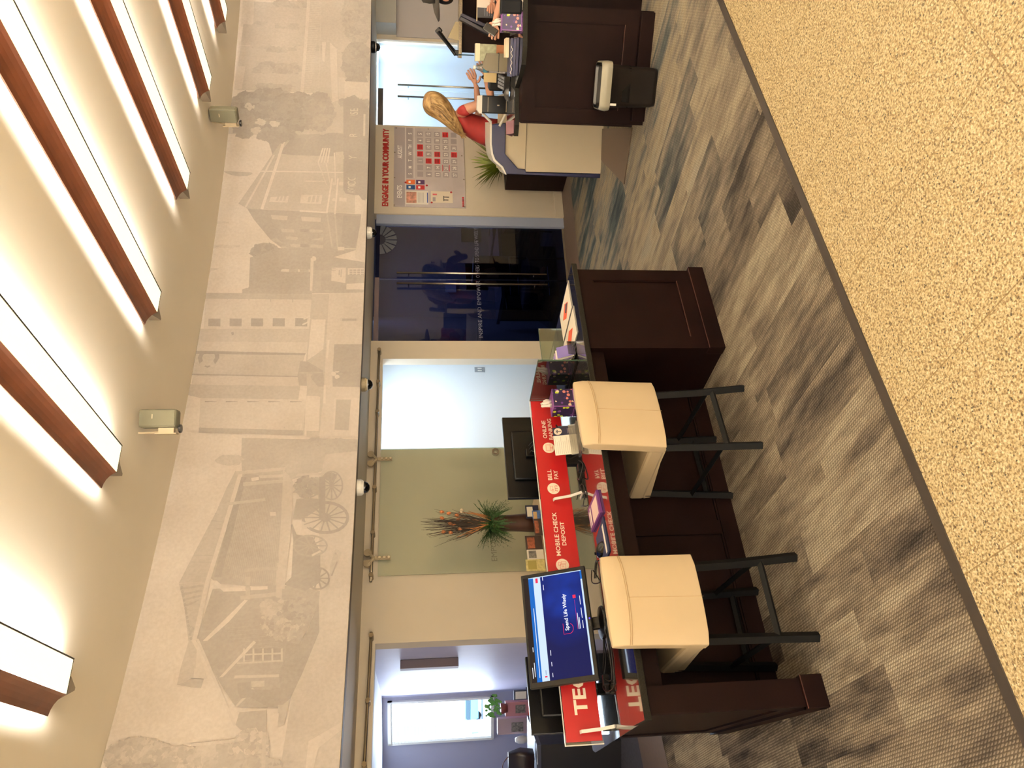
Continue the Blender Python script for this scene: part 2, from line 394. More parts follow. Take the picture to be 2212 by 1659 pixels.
# rooms behind the doors, each a closed box of walls with its own light
def back_room(n, s0, s1, d, zc, wallcol, floorm, lightpow, lightcol, skew=0.0, lz=None):
    A, B_ = wp(s0, RW + 0.12, 0), wp(s1, RW + 0.12, 0)
    a = (s0 + s1) / 2 / RW; nv = Vector((math.sin(a + skew), math.cos(a + skew), 0))
    Cc, Dd = B_ + nv * d, A + nv * d
    Z = Vector((0, 0, zc)); b = MB()
    b.poly([A, Dd, Dd + Z, A + Z]); b.poly([Dd, Cc, Cc + Z, Dd + Z]); b.poly([Cc, B_, B_ + Z, Cc + Z])
    struct('wall_room_' + n, b, wallcol)
    b = MB(); b.poly([A + Z, Dd + Z, Cc + Z, B_ + Z]); struct('ceiling', b, wallcol)
    b = MB(); e = Vector((0, 0, 0.003)); b.poly([A + e, B_ + e, Cc + e, Dd + e]); struct('floor', b, floorm)
    mid = (A + B_ + Cc + Dd) / 4
    if lightpow: area('room_light_' + n, (mid.x, mid.y, zc - 0.03), (0, 0, -a), (s1 - s0) * 0.6, d * 0.5, lightpow, lightcol)
    return A, B_, Cc, Dd, a
COOL = (0.74, 0.87, 1.0)
M_WHT = mat('cool white wall', (224, 228, 230), 0.7)
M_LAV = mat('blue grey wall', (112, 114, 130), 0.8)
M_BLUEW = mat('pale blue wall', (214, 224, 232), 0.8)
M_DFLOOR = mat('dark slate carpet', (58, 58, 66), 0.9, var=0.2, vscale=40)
ROOM_W = back_room('white', -10.0, S_['wht1'] + 0.02, 1.3, 2.35, M_WHT, M_STRIP, 26, COOL, skew=.62)
ROOM_B = back_room('blue', S_['bl0'], S_['bl1'], 1.2, 2.4, M_BLUEW, M_STRIP, 60, (0.84, 0.93, 1.0), skew=.5)
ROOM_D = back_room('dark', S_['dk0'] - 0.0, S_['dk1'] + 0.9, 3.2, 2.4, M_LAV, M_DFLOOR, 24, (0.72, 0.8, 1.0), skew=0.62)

# left office: walls, far wall with a window
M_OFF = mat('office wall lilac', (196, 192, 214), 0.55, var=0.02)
M_OFFD = mat('office wall shaded', (166, 166, 186), 0.8)  # darker copy of the office wall, its shade put into the colour
oR0 = wp(S_['open1'] + 0.01, RW + 0.12, 0); oR1 = Vector((-3.50, 8.80, 0)); oL1 = Vector((-7.2, 9.1, 0)); oL0 = wp(-13.6, RW + 0.12, 0)
Z = Vector((0, 0, 2.15)); Z0 = Vector((0, 0, 0))
b = MB(); b.poly([oR0, oR1, oR1 + Z, oR0 + Z]); struct('wall_office_right', b, M_OFF)
def on_far(t, z): p = oR1.lerp(oL1, t); return Vector((p.x, p.y, z))
W0, W1, WZ0, WZ1 = 0.01, 0.145, 0.90, 2.09
b = MB()
b.poly([on_far(W1, 0), on_far(1, 0), on_far(1, 2.15), on_far(W1, 2.15)]); b.poly([on_far(W0, 0), on_far(W1, 0), on_far(W1, WZ0), on_far(W0, WZ0)])
b.poly([on_far(W0, WZ1), on_far(W1, WZ1), on_far(W1, 2.15), on_far(W0, 2.15)]); b.poly([on_far(0, 0), on_far(W0, 0), on_far(W0, 2.15), on_far(0, 2.15)])
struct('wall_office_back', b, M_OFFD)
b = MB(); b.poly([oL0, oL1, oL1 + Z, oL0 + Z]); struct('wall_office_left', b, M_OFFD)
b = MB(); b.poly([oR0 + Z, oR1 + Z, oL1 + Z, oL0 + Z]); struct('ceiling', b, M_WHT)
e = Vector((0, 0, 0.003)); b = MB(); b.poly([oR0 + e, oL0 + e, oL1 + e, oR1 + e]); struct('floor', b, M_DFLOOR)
# window: frame, glass, blind slats
fd = (oL1 - oR1).normalized(); fnrm = Vector((-fd.y, fd.x, 0)); 
b = MB()
for t0, t1, z0, z1 in ((W0, W0 + .006, WZ0, WZ1), (W1 - .006, W1, WZ0, WZ1), (W0, W1, WZ0, WZ0 + .03), (W0, W1, WZ1 - .05, WZ1)):
    p, q_ = on_far(t0, z0), on_far(t1, z0); nn = Vector((0, 0.04, 0))
    b.prism([(p.x, p.y), (q_.x, q_.y), (q_.x, q_.y - .05), (p.x, p.y - .05)], z0, z1)
WIN = struct('window_1', b, M_WHITE)
b = MB(); b.poly([on_far(W0, WZ0), on_far(W1, WZ0), on_far(W1, WZ1), on_far(W0, WZ1)]); b.build('window_pane', glass('window glass', (245, 250, 252), 0.05), WIN)
b = MB()
for k in range(30):
    z = WZ0 + 0.05 + k * 0.038; p, q_ = on_far(W0 + .005, z), on_far(W1 - .005, z)
    b.poly([(p.x, p.y - .05, z), (q_.x, q_.y - .05, z), (q_.x, q_.y - .066, z + .0016), (p.x, p.y - .066, z + .0016)])
b.build('blind_slats', M_WHITE, WIN)
mid = on_far((W0 + W1) / 2, 1.5)
area('window_daylight', (mid.x, mid.y - 0.09, 1.5), (R_(-90), 0, math.atan2(-fd.y, -fd.x)), 0.5, 1.15, 42, (0.72, 0.84, 1.0))
# outside: pavement, building front and a parked car
b = MB(); b.poly([(-90, 9.6, -3.15), (40, 9.6, -3.15), (40, 120, -3.15), (-90, 120, -3.15)]); struct('floor', b, mat('street asphalt', (226, 226, 228), 0.9))
b = MB(); b.b2(-70, 10, 84, 86, -3.15, 6); b.build('street_building', mat('pale facade', (236, 232, 230), 0.8)); 
tag(bpy.data.objects['street_building'], 'pale low building across the street, seen through the office window', 'building')
po = PY(1000, 1573, 20); b = MB(); b.b2(po.x - .12, po.x + .12, 20, 20.2, -3.15, 4); o = b.build('porch_column', mat('lavender column', (170, 166, 186), .8)); tag(o, 'lavender grey column outside the office window', 'column')
car = thing('car', 'pale blue parked car outside the office window', 'car', (-24.6, 60, -3.15), R_(3))
b = MB(); b.prism([(-2.0, .35), (2.0, .35), (2.05, .75), (1.3, .9), (.7, 1.35), (-.9, 1.38), (-1.5, .95), (-2.05, .85)], -.8, .8, 'Y'); b.build('body', mat('car paint blue', (120, 190, 226), 0.3, coat=0.5), car)
for wx in (-1.25, 1.25):
    for wy in (-.78, .78):
        b = MB(); b.lathe([(.05, -.1), (.32, -.1), (.34, 0), (.32, .1), (.05, .1)], (wx, wy, .34), 18, Matrix.Rotation(R_(90), 4, 'X')); b.build('wheel', M_BLACK, car)
b = MB(); b.prism([(.62, .92), (1.15, .92), (.68, 1.28), (-.85, 1.3), (-1.3, .95)], -.81, .81, 'Y'); b.build('car_windows', mat('car glass', (70, 96, 110), 0.1), car)

# ------------------------------------------------------------------ mural printed on the curved upper wall
MM, nt, bs = nodes('mural print')
at = nd(nt, 'ShaderNodeVertexColor', layer_name='Col')
g = nd(nt, 'ShaderNodeNewGeometry'); no = nd(nt, 'ShaderNodeTexNoise'); no.inputs['Scale'].default_value = 2.2; no.inputs['Detail'].default_value = 6
nt.links.new(g.outputs['Position'], no.inputs['Vector'])
rr = ramp(nt, no.outputs[0], [(0.3, (238, 236, 234)), (0.7, (255, 255, 255))])
nf = nd(nt, 'ShaderNodeTexNoise'); nf.inputs['Scale'].default_value = 45; nf.inputs['Detail'].default_value = 3; nt.links.new(g.outputs['Position'], nf.inputs['Vector'])
r2 = ramp(nt, nf.outputs[0], [(0.3, (244, 243, 242)), (0.7, (255, 255, 255))])
nt.links.new(mixc(nt, 1.0, mixc(nt, 1.0, at.outputs[0], rr, 'MULTIPLY'), r2, 'MULTIPLY'), bs.inputs['Base Color'])
bs.inputs['Roughness'].default_value = 0.7; bs.inputs['Specular IOR Level'].default_value = 0.25
mb = bmesh.new(); clay = mb.loops.layers.float_color.new('Col'); _lay = [0]
def tone(L):
    L = 203 + (L - 203) * .78
    return srgb((L, L * 0.962, L * 0.93))
def to_sz(x, y): return pxcyl(x, y, RM)
def fA(a, b): return (220 + a / 3.626, 1250 + b / 3.626)
def fB(a, b): return (280 + a / 3.687, 950 + b / 3.687)
def fC(a, b): return (350 + a / 4.148, 600 + b / 4.148)
def fD(a, b): return (380 + a / 4.147, 350 + b / 4.147)
def fE(a, b): return (380 + a / 4.147, b / 4.147)
ID = lambda a, b: (a, b)
_all = []
def mp(pts, L, f=ID, L2=None, sz=False, keep=False):
    """one flat printed area; L2 gives the tone at the top of the area when it fades"""
    if not keep: _lay[0] += 1
    q = pts if sz else [to_sz(*f(*p)) for p in pts]
    vs = [mb.verts.new((s, max(ZS + .002, min(z, ZC - .002)), _lay[0] * 0.000015)) for s, z in q]
    try: fc = mb.faces.new(vs)
    except ValueError: return
    fc.normal_update()
    if abs(fc.normal.z) < 0.2: mb.faces.remove(fc); return
    zs = [v.co.y for v in vs]; z0, z1 = min(zs), max(zs)
    for l in fc.loops:
        t = (l.vert.co.y - z0) / (z1 - z0 + 1e-6)
        l[clay] = tone(L + ((L2 - L) * t if L2 is not None else 0))
def line(p, q, w, L, f=ID):
    a, b = Vector(to_sz(*f(*p))), Vector(to_sz(*f(*q))); d = (b - a); n = Vector((-d.y, d.x)).normalized() * w / 2
    mp([a + n, b + n, b - n, a - n], L, sz=True)
def leaves(cx, cy, rx, ry, n, Ls, size, f=ID, seed=1):
    """ragged foliage: many small printed leaf shapes"""
    rd = random.Random(seed); _lay[0] += 1
    n = int(n * 2.2); size *= .62
    for k in range(n):
        while True:
            u, v = rd.uniform(-1, 1), rd.uniform(-1, 1)
            if u * u + v * v < 1: break
        s, z = to_sz(*f(cx + u * rx, cy + v * ry)); r = size * rd.uniform(.5, 1.4); ph = rd.uniform(0, 6.3); m = rd.choice((3, 4, 5, 6))
        if k % 60 == 0: _lay[0] += 1
        mp([(s + r * rd.uniform(.7, 1.1) * math.cos(ph + i * 6.283 / m), z + r * rd.uniform(.6, 1.1) * math.sin(ph + i * 6.283 / m)) for i in range(m)], rd.choice(Ls), sz=True, keep=True)
def ring(cx, cy, rx, ry, w, L, f, spokes=0, n=26):
    P = [(cx + rx * math.cos(i * 6.2832 / n), cy + ry * math.sin(i * 6.2832 / n)) for i in range(n)]
    Q = [(cx + (rx - w) * math.cos(i * 6.2832 / n), cy + (ry - w) * math.sin(i * 6.2832 / n)) for i in range(n)]
    _lay[0] += 1
    for i in range(n): mp([P[i], P[(i + 1) % n], Q[(i + 1) % n], Q[i]], L, f, keep=True)
    for k in range(spokes):
        a = k * 6.2832 / spokes; line((cx, cy), (cx + rx * math.cos(a), cy + ry * math.sin(a)), .012, L, f)
def mtext(txt, x, y, size, L, bold=0.01, sx=1.0, ital=0.0):
    s0, z0 = to_sz(x, y); vs, fs = text_geo(txt, size, bold, sx=sx); _lay[0] += 1
    for f in fs: mp([(s0 + vs[i][0] + vs[i][1] * ital, z0 + vs[i][1]) for i in f], L, sz=True, keep=True)
s_l, s_r = -15.4, -2.2
def rect(s0, s1, z0, z1, L, L2=None): mp([(s0, z0), (s1, z0), (s1, z1), (s0, z1)], L, sz=True, L2=L2)
rect(s_l, s_r, ZS, ZC, 206, 214)
# cloud bank
leaves(470, 520, 34, 34, 150, [196, 200, 202, 206], .13, seed=2); leaves(440, 560, 26, 20, 80, [192, 198, 200], .12, seed=3)
# park and bridge at the far right
mp([(540, -80), (532, 0), (506, 200), (490, 300), (800, 330), (800, -80)], 186)
mp(fl := [(600, 0), (700, 0), (690, 300), (640, 500), (590, 800), (545, 850), (520, 820), (575, 300)], 202, fE)
leaves(1000, 350, 300, 340, 520, [176, 180, 184, 188], .09, fE, 4); leaves(900, 650, 180, 220, 260, [170, 175, 180], .08, fE, 5)
mp([(1180, -60), (1207, -60), (1142, 830), (1114, 830)], 202, fE)
for k in range(52): line((1205 - k * 1.2, k * 16), (1310 - k * 2.0, k * 16 + 4), .010, 194, fE)
line((1300, 0), (1280, 800), .012, 190, fE)
mp([(1310, 380), (1345, 380), (1330, 560), (1312, 540)], 204, fE); mp([(1380, 380), (1440, 440), (1452, 900), (1400, 920), (1385, 600)], 202, fE)
mp([(1455, 690), (1520, 700), (1500, 930), (1460, 940)], 196, fE)
leaves(1640, 120, 130, 260, 300, [170, 176, 180], .08, fE, 6); leaves(1620, 560, 110, 170, 260, [158, 164, 168], .07, fE, 7)
mp([(1510, 720), (1745, 730), (1745, 930), (1510, 900)], 206, fE); leaves(1620, 740, 90, 50, 80, [160, 166], .05, fE, 8)
leaves(1600, 920, 130, 40, 90, [162, 168], .05, fE, 9)
# courthouse: shaded porch side, front, side
mp([(830, 1270), (1340, 1200), (1400, 1190), (1500, 1200), (1520, 1500), (1300, 1480), (1000, 1450), (870, 1400)], 162, fE)
mp([(840, 1270), (1330, 1200), (1340, 1265), (880, 1275)], 186, fE)
mp([(560, 375), (640, 420), (770, 427), (985, -235), (860, -60)], 178, fD, 186)
mp([(770, 425), (985, -240), (1060, -200), (1270, -200), (1300, -60), (1510, -60), (1520, 280), (1605, 300), (1605, 450), (1660, 460), (1400, 455)], 186, fD)
mp([(1000, -240), (1290, -250), (1270, -100), (1100, -60), (1010, -150)], 168, fD)
line((770, 425), (985, -240), .028, 214, fD); line((620, 415), (880, -60), .018, 206, fD)
mp([(640, 420), (770, 427), (1400, 455), (1660, 470), (1648, 620), (1615, 790), (1400, 860), (950, 775), (850, 700), (700, 520)], 166, fD)
mp([(700, 520), (850, 700), (950, 775), (1000, 770), (860, 640), (760, 540), (720, 500)], 178, fD)
for q_ in ([(930, 165), (1062, 163), (1042, 230), (905, 222)], [(1165, 168), (1332, 172), (1326, 232), (1155, 226)], [(860, 290), (1016, 290), (1000, 366), (835, 358)], [(1125, 295), (1312, 300), (1300, 376), (1112, 372)], [(980, 55), (1100, 58), (1095, 84), (975, 80)]):
    mp(q_, 208, fD)
    for k in range(3):
        a, c = q_[0], q_[3]; t = .35 + k * .2
        mp([(q_[0][0] + (q_[1][0] - q_[0][0]) * t, q_[0][1] + 8), (q_[0][0] + (q_[1][0] - q_[0][0]) * (t + .13), q_[0][1] + 8), (q_[3][0] + (q_[2][0] - q_[3][0]) * (t + .13), q_[3][1] - 8), (q_[3][0] + (q_[2][0] - q_[3][0]) * t, q_[3][1] - 8)], 188, fD)
for q_ in ([(850, 475), (1002, 487), (996, 525), (862, 515)], [(1122, 492), (1300, 502), (1296, 540), (1132, 532)]): mp(q_, 190, fD)
for a0 in (600, 668, 735): mp([(940 + (a0 - 600) * .6, a0), (1060 + (a0 - 600) * .5, a0 + 8), (1060 + (a0 - 600) * .5, a0 + 36), (950 + (a0 - 600) * .6, a0 + 28)], 180, fD); mp([(1115, a0 + 2), (1190, a0 + 6), (1190, a0 + 32), (1115, a0 + 28)], 154, fD); mp([(1205, a0 + 6), (1320, a0 + 12), (1318, a0 + 38), (1205, a0 + 32)], 180, fD)
line((1400, 150), (1352, 455), .016, 212, fD); line((1452, 150), (1425, 470), .016, 212, fD); line((1352, 455), (1400, 770), .014, 178, fD); line((1425, 470), (1450, 780), .014, 178, fD); line((1110, 440), (1360, 455), .02, 208, fD)
for b0 in (198, 340): mp([(1465, b0 - 20), (1530, b0 - 14), (1528, b0 + 18), (1462, b0 + 12)], 206, fD); ring(1415, b0, 14, 14, 13, 206, fD)
mp([(1500, 480), (1655, 490), (1640, 640), (1600, 780), (1480, 720)], 158, fD)
mp([(1605, 300), (1640, 300), (1665, 350), (1660, 470), (1605, 470)], 208, fD)
mp([(1640, 620), (1670, 500), (1725, 250), (1712, 800), (1690, 900), (1600, 860)], 196, fD)
mp([(1500, 250), (1520, 285), (1600, 300), (1640, 300), (1668, 340), (1725, 350), (1740, -480), (1600, -600), (1500, -560)], 158, fD)
line((1690, -430), (1686, -220), .02, 200, fD)
# flag and pole, portico steps
line((430, 1530), (1515, 1548), .014, 212, fE); mp([(430, 1536), (560, 1540), (680, 1548), (690, 1562), (640, 1580), (560, 1584), (500, 1572), (440, 1550)], 184, fE)
for k in range(4): line((1275 + k * 28, 1460), (1318 + k * 20, 1330), .014, 206, fE)
line((1275, 1460), (1350, 1659), .012, 200, fE); line((1345, 1460), (1385, 1659), .012, 200, fE); line((1420, 1370), (1430, 1659), .012, 206, fE)
mp([(1430, 1365), (1505, 1360), (1510, 1470), (1430, 1470)], 190, fE)
mtext('COUNTY COUR HOUSE', 768, 403, .115, 200, .006, 0.86); mtext('ASON', 768, 418, .115, 194, .006, 0.42)
# big dark tree
leaves(640, 960, 130, 110, 330, [150, 155, 160], .085, fE, 10); leaves(840, 1000, 220, 190, 560, [148, 153, 158, 162], .08, fE, 11)
leaves(1080, 1000, 200, 150, 420, [148, 154, 160], .08, fE, 12); leaves(620, 1120, 90, 110, 170, [156, 162], .06, fE, 13); leaves(900, 1210, 160, 60, 130, [156, 162], .05, fE, 14)
leaves(1280, 1000, 120, 160, 260, [160, 165, 170], .07, fE, 15)
for (a_, c_) in ((720, 1170), (760, 1100), (890, 1110), (660, 960)): leaves(a_, c_, 40, 26, 16, [200, 196], .03, fE, int(a_))
# brick corner building with arched windows and a sign
leaves(800, 800, 110, 50, 200, [158, 162, 167], .06, fD, 16)
mp([(665, 860), (950, 775), (1400, 855), (1690, 900), (1690, 1175), (1230, 1180), (600, 1165), (655, 1125)], 166, fD)
mp([(1230, 880), (1690, 900), (1690, 1175), (1230, 1180)], 172, fD)
for c0, L_ in ((865, 178), (988, 200), (1090, 202)):
    mp([(985 + 45 * math.cos(t), c0 + 38 * math.sin(t)) for t in [i * math.pi / 8 + math.pi / 2 for i in range(9)]] + [(1200, c0 - 38), (1200, c0 + 38)], L_, fD)
    mp([(1015, c0 - 26), (1095, c0 - 26), (1095, c0 + 26), (1015, c0 + 26)], L_ - 28, fD); mp([(1110, c0 - 26), (1190, c0 - 26), (1190, c0 + 26), (1110, c0 + 26)], L_ - 28, fD)
mp([(1208, 860), (1236, 860), (1222, 1172), (1200, 1172)], 200, fD); ring(1235, 870, 22, 22, 21, 206, fD)
mp([(1396, 950), (1524, 950), (1516, 1146), (1390, 1140)], 202, fD); mtext('President Cafe', 723, 624, .09, 168, .004, .80)
line((1465, 970), (1458, 1130), .012, 170, fD); line((1482, 965), (1475, 1130), .01, 172, fD)
mp([(1540, 955), (1692, 955), (1692, 1030), (1540, 1030)], 204, fD)
for i in range(4):
    for j in range(3): mp([(1556 + i * 34, 966 + j * 19), (1582 + i * 34, 966 + j * 19), (1582 + i * 34, 979 + j * 19), (1556 + i * 34, 979 + j * 19)], 164, fD)
mp([(1530, 1072), (1692, 1070), (1692, 1146), (1526, 1146)], 206, fD); line((1505, 780), (1620, 782), .01, 200, fD); mp([(1450, 765), (1508, 765), (1508, 795), (1450, 795)], 206, fD)
# cinema front
mp([(385, 140), (1345, 145), (1345, 205), (385, 192)], 178, fC); mp([(720, 110), (760, 95), (1345, 120), (1345, 150), (720, 145)], 170, fC)
mp([(390, 192), (1350, 200), (1335, 462), (375, 462)], 200, fC)
for a0 in (395, 582, 775, 970, 1167): mp([(a0, 195), (a0 + 10, 195), (a0 + 8, 318), (a0 - 2, 318)], 180, fC)
for a0 in (418, 608, 800, 994, 1195): mp([(a0, 353), (a0 + 108, 355), (a0 + 106, 440), (a0 - 2, 438)], 158, fC)
mp([(1232, 240), (1342, 240), (1340, 310), (1228, 308)], 172, fC); mp([(1242, 252), (1320, 252), (1318, 298), (1240, 298)], 190, fC)
mp([(300, 462), (1335, 462), (1322, 582), (288, 576)], 186, fC); mp([(288, 576), (1322, 582), (1300, 680), (272, 662)], 196, fC)
mp([(272, 658), (1290, 680), (1282, 698), (270, 688)], 156, fC); mp([(268, 690), (1282, 698), (1222, 888), (238, 866)], 184, fC)
mp([(238, 864), (1222, 884), (1222, 896), (236, 876)], 160, fC); mp([(272, 878), (1222, 894), (1242, 978), (268, 966)], 194, fC)
mp([(238, 958), (1240, 976), (1222, 1095), (345, 1082), (208, 1056), (214, 975)], 182, fC)
mp([(345, 1082), (1290, 1096), (1272, 1375), (332, 1348)], 198, fC); mp([(332, 1346), (1272, 1372), (1262, 1418), (330, 1393)], 170, fC)
for a0 in (350, 535, 720, 912, 1103): mp([(a0, 1215), (a0 + 9, 1215), (a0 - 1, 1352), (a0 - 11, 1352)], 180, fC)
for a0 in (386, 573, 765, 953, 1148): mp([(a0, 1108), (a0 + 105, 1113), (a0 + 101, 1194), (a0 - 4, 1189)], 158, fC)
mp([(1170, 1245), (1230, 1250), (1228, 1318), (1166, 1312)], 176, fC); mp([(620, 495), (640, 488), (648, 512), (628, 520)], 150, fC)
mtext('C', 468, 796, .23, 156, .03, 1.15)
# marquee and shop fronts
mp([(1345, 150), (1500, 150), (1455, 980), (1410, 1460), (1262, 1418), (1300, 1000), (1290, 750)], 184, fC)
mp([(1358, 203), (1480, 208), (1436, 756), (1302, 750)], 208, fC); mp([(1292, 1020), (1420, 1022), (1402, 1428), (1276, 1420)], 208, fC)
mp([(1240, 752), (1440, 762), (1455, 982), (1228, 970), (1215, 880)], 168, fC); line((1230, 855), (1460, 850), .02, 178, fC)
for k, (a0, b0) in enumerate(((1245, 1160), (1235, 1240), (1225, 1330), (1290, 420), (1300, 370))):
    mp([(a0 - 35, b0), (a0 + 30, b0 - 30), (a0 + 34, b0 - 18), (a0 - 28, b0 + 12)], 206, fC); mp([(a0 + 24, b0 - 30), (a0 + 36, b0 - 30), (a0 + 20, b0 + 40), (a0 + 8, b0 + 40)], 204, fC)
mp([(1500, 145), (1815, 135), (1800, 600), (1780, 985), (1760, 1435), (1410, 1425), (1455, 980), (1470, 600)], 198, fC)
mp([(1600, 180), (1768, 180), (1755, 505), (1590, 500)], 192, fC); mp([(1622, 196), (1750, 196), (1736, 492), (1610, 486)], 166, fC); line((1625, 300), (1745, 302), .008, 178, fC); line((1618, 385), (1742, 388), .008, 178, fC)
mp([(1545, 600), (1800, 600), (1780, 985), (1530, 980), (1528, 870)], 164, fC); leaves(1660, 790, 110, 170, 130, [158, 162, 170], .03, fC, 21)
for (a0, b0) in ((1570, 835), (1538, 865), (1570, 893)): ring(a0, b0, 22, 20, 21, 210, fC)
ring(1556, 765, 10, 10, 9, 205, fC)
mp([(1545, 1078), (1712, 1080), (1690, 1385), (1528, 1378)], 204, fC); mp([(1562, 1095), (1694, 1097), (1672, 1372), (1546, 1366)], 172, fC); line((1556, 1190), (1688, 1196), .008, 160, fC); line((1550, 1268), (1680, 1274), .008, 160, fC)
mp([(1485, 560), (1502, 560), (1482, 796), (1465, 794)], 212, fC); mp([(1450, 965), (1470, 966), (1466, 1130), (1446, 1128)], 212, fC); mp([(1700, 1080), (1780, 1080), (1760, 1430), (1690, 1420)], 206, fC)
# dull building left of the cinema
mp([(895, -10), (1420, 0), (1450, -10), (1815, 0), (1812, 100), (1590, 110), (1560, 250), (1250, 330), (900, 330), (890, 150)], 172, fB, 178)
leaves(800, 165, 90, 22, 60, [196, 190], .05, fB, 22); mp([(1450, 10), (1580, 15), (1570, 90), (1450, 100)], 162, fB); leaves(1600, 60, 200, 50, 90, [170, 176], .05, fB, 23)
# ground
mp([(1812, 95), (1815, 700), (1790, 1000), (1760, 1500), (1750, 2750), (1180, 2750), (1330, 1800), (1470, 1560), (1520, 1180), (1500, 400), (1560, 120)], 190, fB, 184)
# cottage roof and walls
mp([(845, 250), (770, 395), (690, 580), (520, 900), (395, 1145), (610, 1140), (740, 700), (880, 285)], 184, fB)
rd = random.Random(5)
for k in range(16):
    t = k / 16; line((845 - 440 * t, 262 + 880 * t), (875 - 262 * t, 290 + 850 * t), .008, 174, fB)
mp([(395, 1150), (612, 1140), (590, 1250), (500, 1600), (470, 1610), (440, 1350)], 188, fB)
mp([(690, 470), (745, 560), (735, 760), (720, 780), (590, 838), (620, 700)], 190, fA); mp([(590, 835), (715, 790), (800, 790), (780, 860), (700, 855)], 178, fA); mp([(740, 600), (770, 600), (830, 790), (720, 780)], 204, fA)
for k in range(9): line((408 + k * 9, 1190 + k * 46), (590 - k * 9, 1165 + k * 40), .018, 176, fB)
for k in range(13): ring(418 + k * 6, 1180 + k * 34, 10, 13, 9, 172, fB)
mp([(905, 300), (870, 430), (640, 1100), (700, 1150), (1230, 1190), (1290, 400), (1300, 330), (930, 270)], 168, fB)
for k in range(34):
    t = k / 34; line((875 + 400 * t - 190 * (1 - t) * 0, 380 + 60 * t), (700 + 525 * t, 1110 + 60 * t), .006, 176, fB)
line((905, 300), (700, 1100), .05, 158, fB)
mp([(868, 275), (900, 275), (640, 1140), (540, 1600), (500, 1600), (605, 1135)], 206, fB)
mp([(870, 85), (740, 490), (955, 870), (1055, 1010), (1300, 1015), (1430, 880), (1530, 560), (1700, 200), (1710, 100), (1450, 60)], 166, fA)
mp([(878, 90), (742, 492), (955, 790), (970, 560), (950, 450), (890, 180)], 172, fA); ring(850, 360, 14, 30, 13, 160, fA); ring(935, 620, 14, 30, 13, 160, fA); ring(1035, 950, 12, 22, 11, 158, fA)
for k in range(20): line((960 + k * 3, 120 + k * 30), (1400, 110 + k * 28), .005, 173, fA)
mp([(735, 470), (762, 478), (1055, 1150), (1035, 1165)], 204, fA)
mp([(850, 18), (900, 20), (925, 40), (965, 75), (1125, 72), (1128, 102), (955, 106), (905, 62), (852, 44)], 212, fA); mp([(1165, 68), (1300, 62), (1300, 88), (1168, 96)], 212, fA)
mp([(1125, -10), (1165, -10), (1160, 170), (1130, 170)], 182, fA); mp([(1085, 140), (1380, 110), (1380, 140), (1090, 170)], 182, fA); mp([(1370, -120), (1425, -110), (1410, 160), (1365, 150)], 186, fA)
mp([(790, 495), (1120, 170), (1145, 175), (1000, 340), (830, 490)], 208, fA); mp([(920, 780), (1190, 490), (1210, 505), (950, 775)], 202, fA); mp([(1040, 1010), (1180, 860), (1200, 872), (1060, 1010)], 196, fA); mp([(1060, 1040), (1290, 1020), (1290, 1035), (1062, 1055)], 206, fA)
for i in range(4):
    for j in range(2): mp([(1122 + i * 74, 552 + j * 48), (1184 + i * 74, 549 + j * 48), (1184 + i * 74, 590 + j * 48), (1122 + i * 74, 594 + j * 48)], 156, fA)
for k in range(5): line((1115 + k * 74, 552), (1115 + k * 74, 655), .012, 192, fA)
line((1115, 600), (1415, 590), .012, 192, fA); line((1060, 668), (1410, 648), .012, 188, fA); line((1040, 775), (1390, 765), .02, 192, fA)
mp([(1065, 820), (1160, 815), (1175, 930), (1090, 945), (1065, 890)], 158, fA); mp([(1170, 810), (1275, 805), (1275, 850), (1175, 855)], 186, fA)
mp([(1155, 870), (1370, 880), (1370, 1000), (1300, 1010), (1160, 930)], 158, fA)
mp([(1080, 1050), (1290, 1035), (1290, 1210), (1090, 1190), (1050, 1150)], 172, fA)
mp([(1450, 500), (1540, 520), (1610, 420), (1700, 180), (1705, 420), (1570, 750), (1480, 940), (1420, 1010), (1310, 1010), (1330, 870), (1400, 860), (1390, 750), (1430, 640)], 160, fA)
mp([(1345, 1020), (1395, 1020), (1370, 1200), (1330, 1200)], 206, fA); mp([(1380, 980), (1470, 960), (1430, 1150), (1380, 1160)], 184, fA)
leaves(1420, 330, 165, 150, 420, [164, 170, 176, 182, 190], .035, fA, 24); leaves(1310, 230, 60, 60, 60, [180, 188], .03, fA, 25); leaves(1540, 250, 110, 90, 120, [160, 168, 174], .04, fA, 26)
# porch posts and deck
mp([(1225, 240), (1305, 340), (1290, 700), (1235, 1195), (1175, 1190), (1215, 480)], 188, fB); mp([(845, 258), (1250, 222), (1252, 246), (850, 284)], 190, fB); mp([(780, 505), (1080, 470), (1085, 492), (782, 528)], 188, fB); mp([(905, 345), (1240, 320), (1240, 345), (905, 375)], 184, fB)
mp([(970, 310), (1030, 300), (1032, 325), (975, 335)], 212, fB); mp([(1120, 580), (1165, 580), (1168, 610), (1122, 612)], 200, fB); mp([(1030, 290), (1560, 265), (1560, 285), (1040, 312)], 192, fB); mp([(1240, 170), (1370, 175), (1360, 260), (1290, 330), (1240, 240)], 180, fB)
mp([(920, 1030), (1185, 1015), (1185, 1040), (920, 1060)], 178, fB)
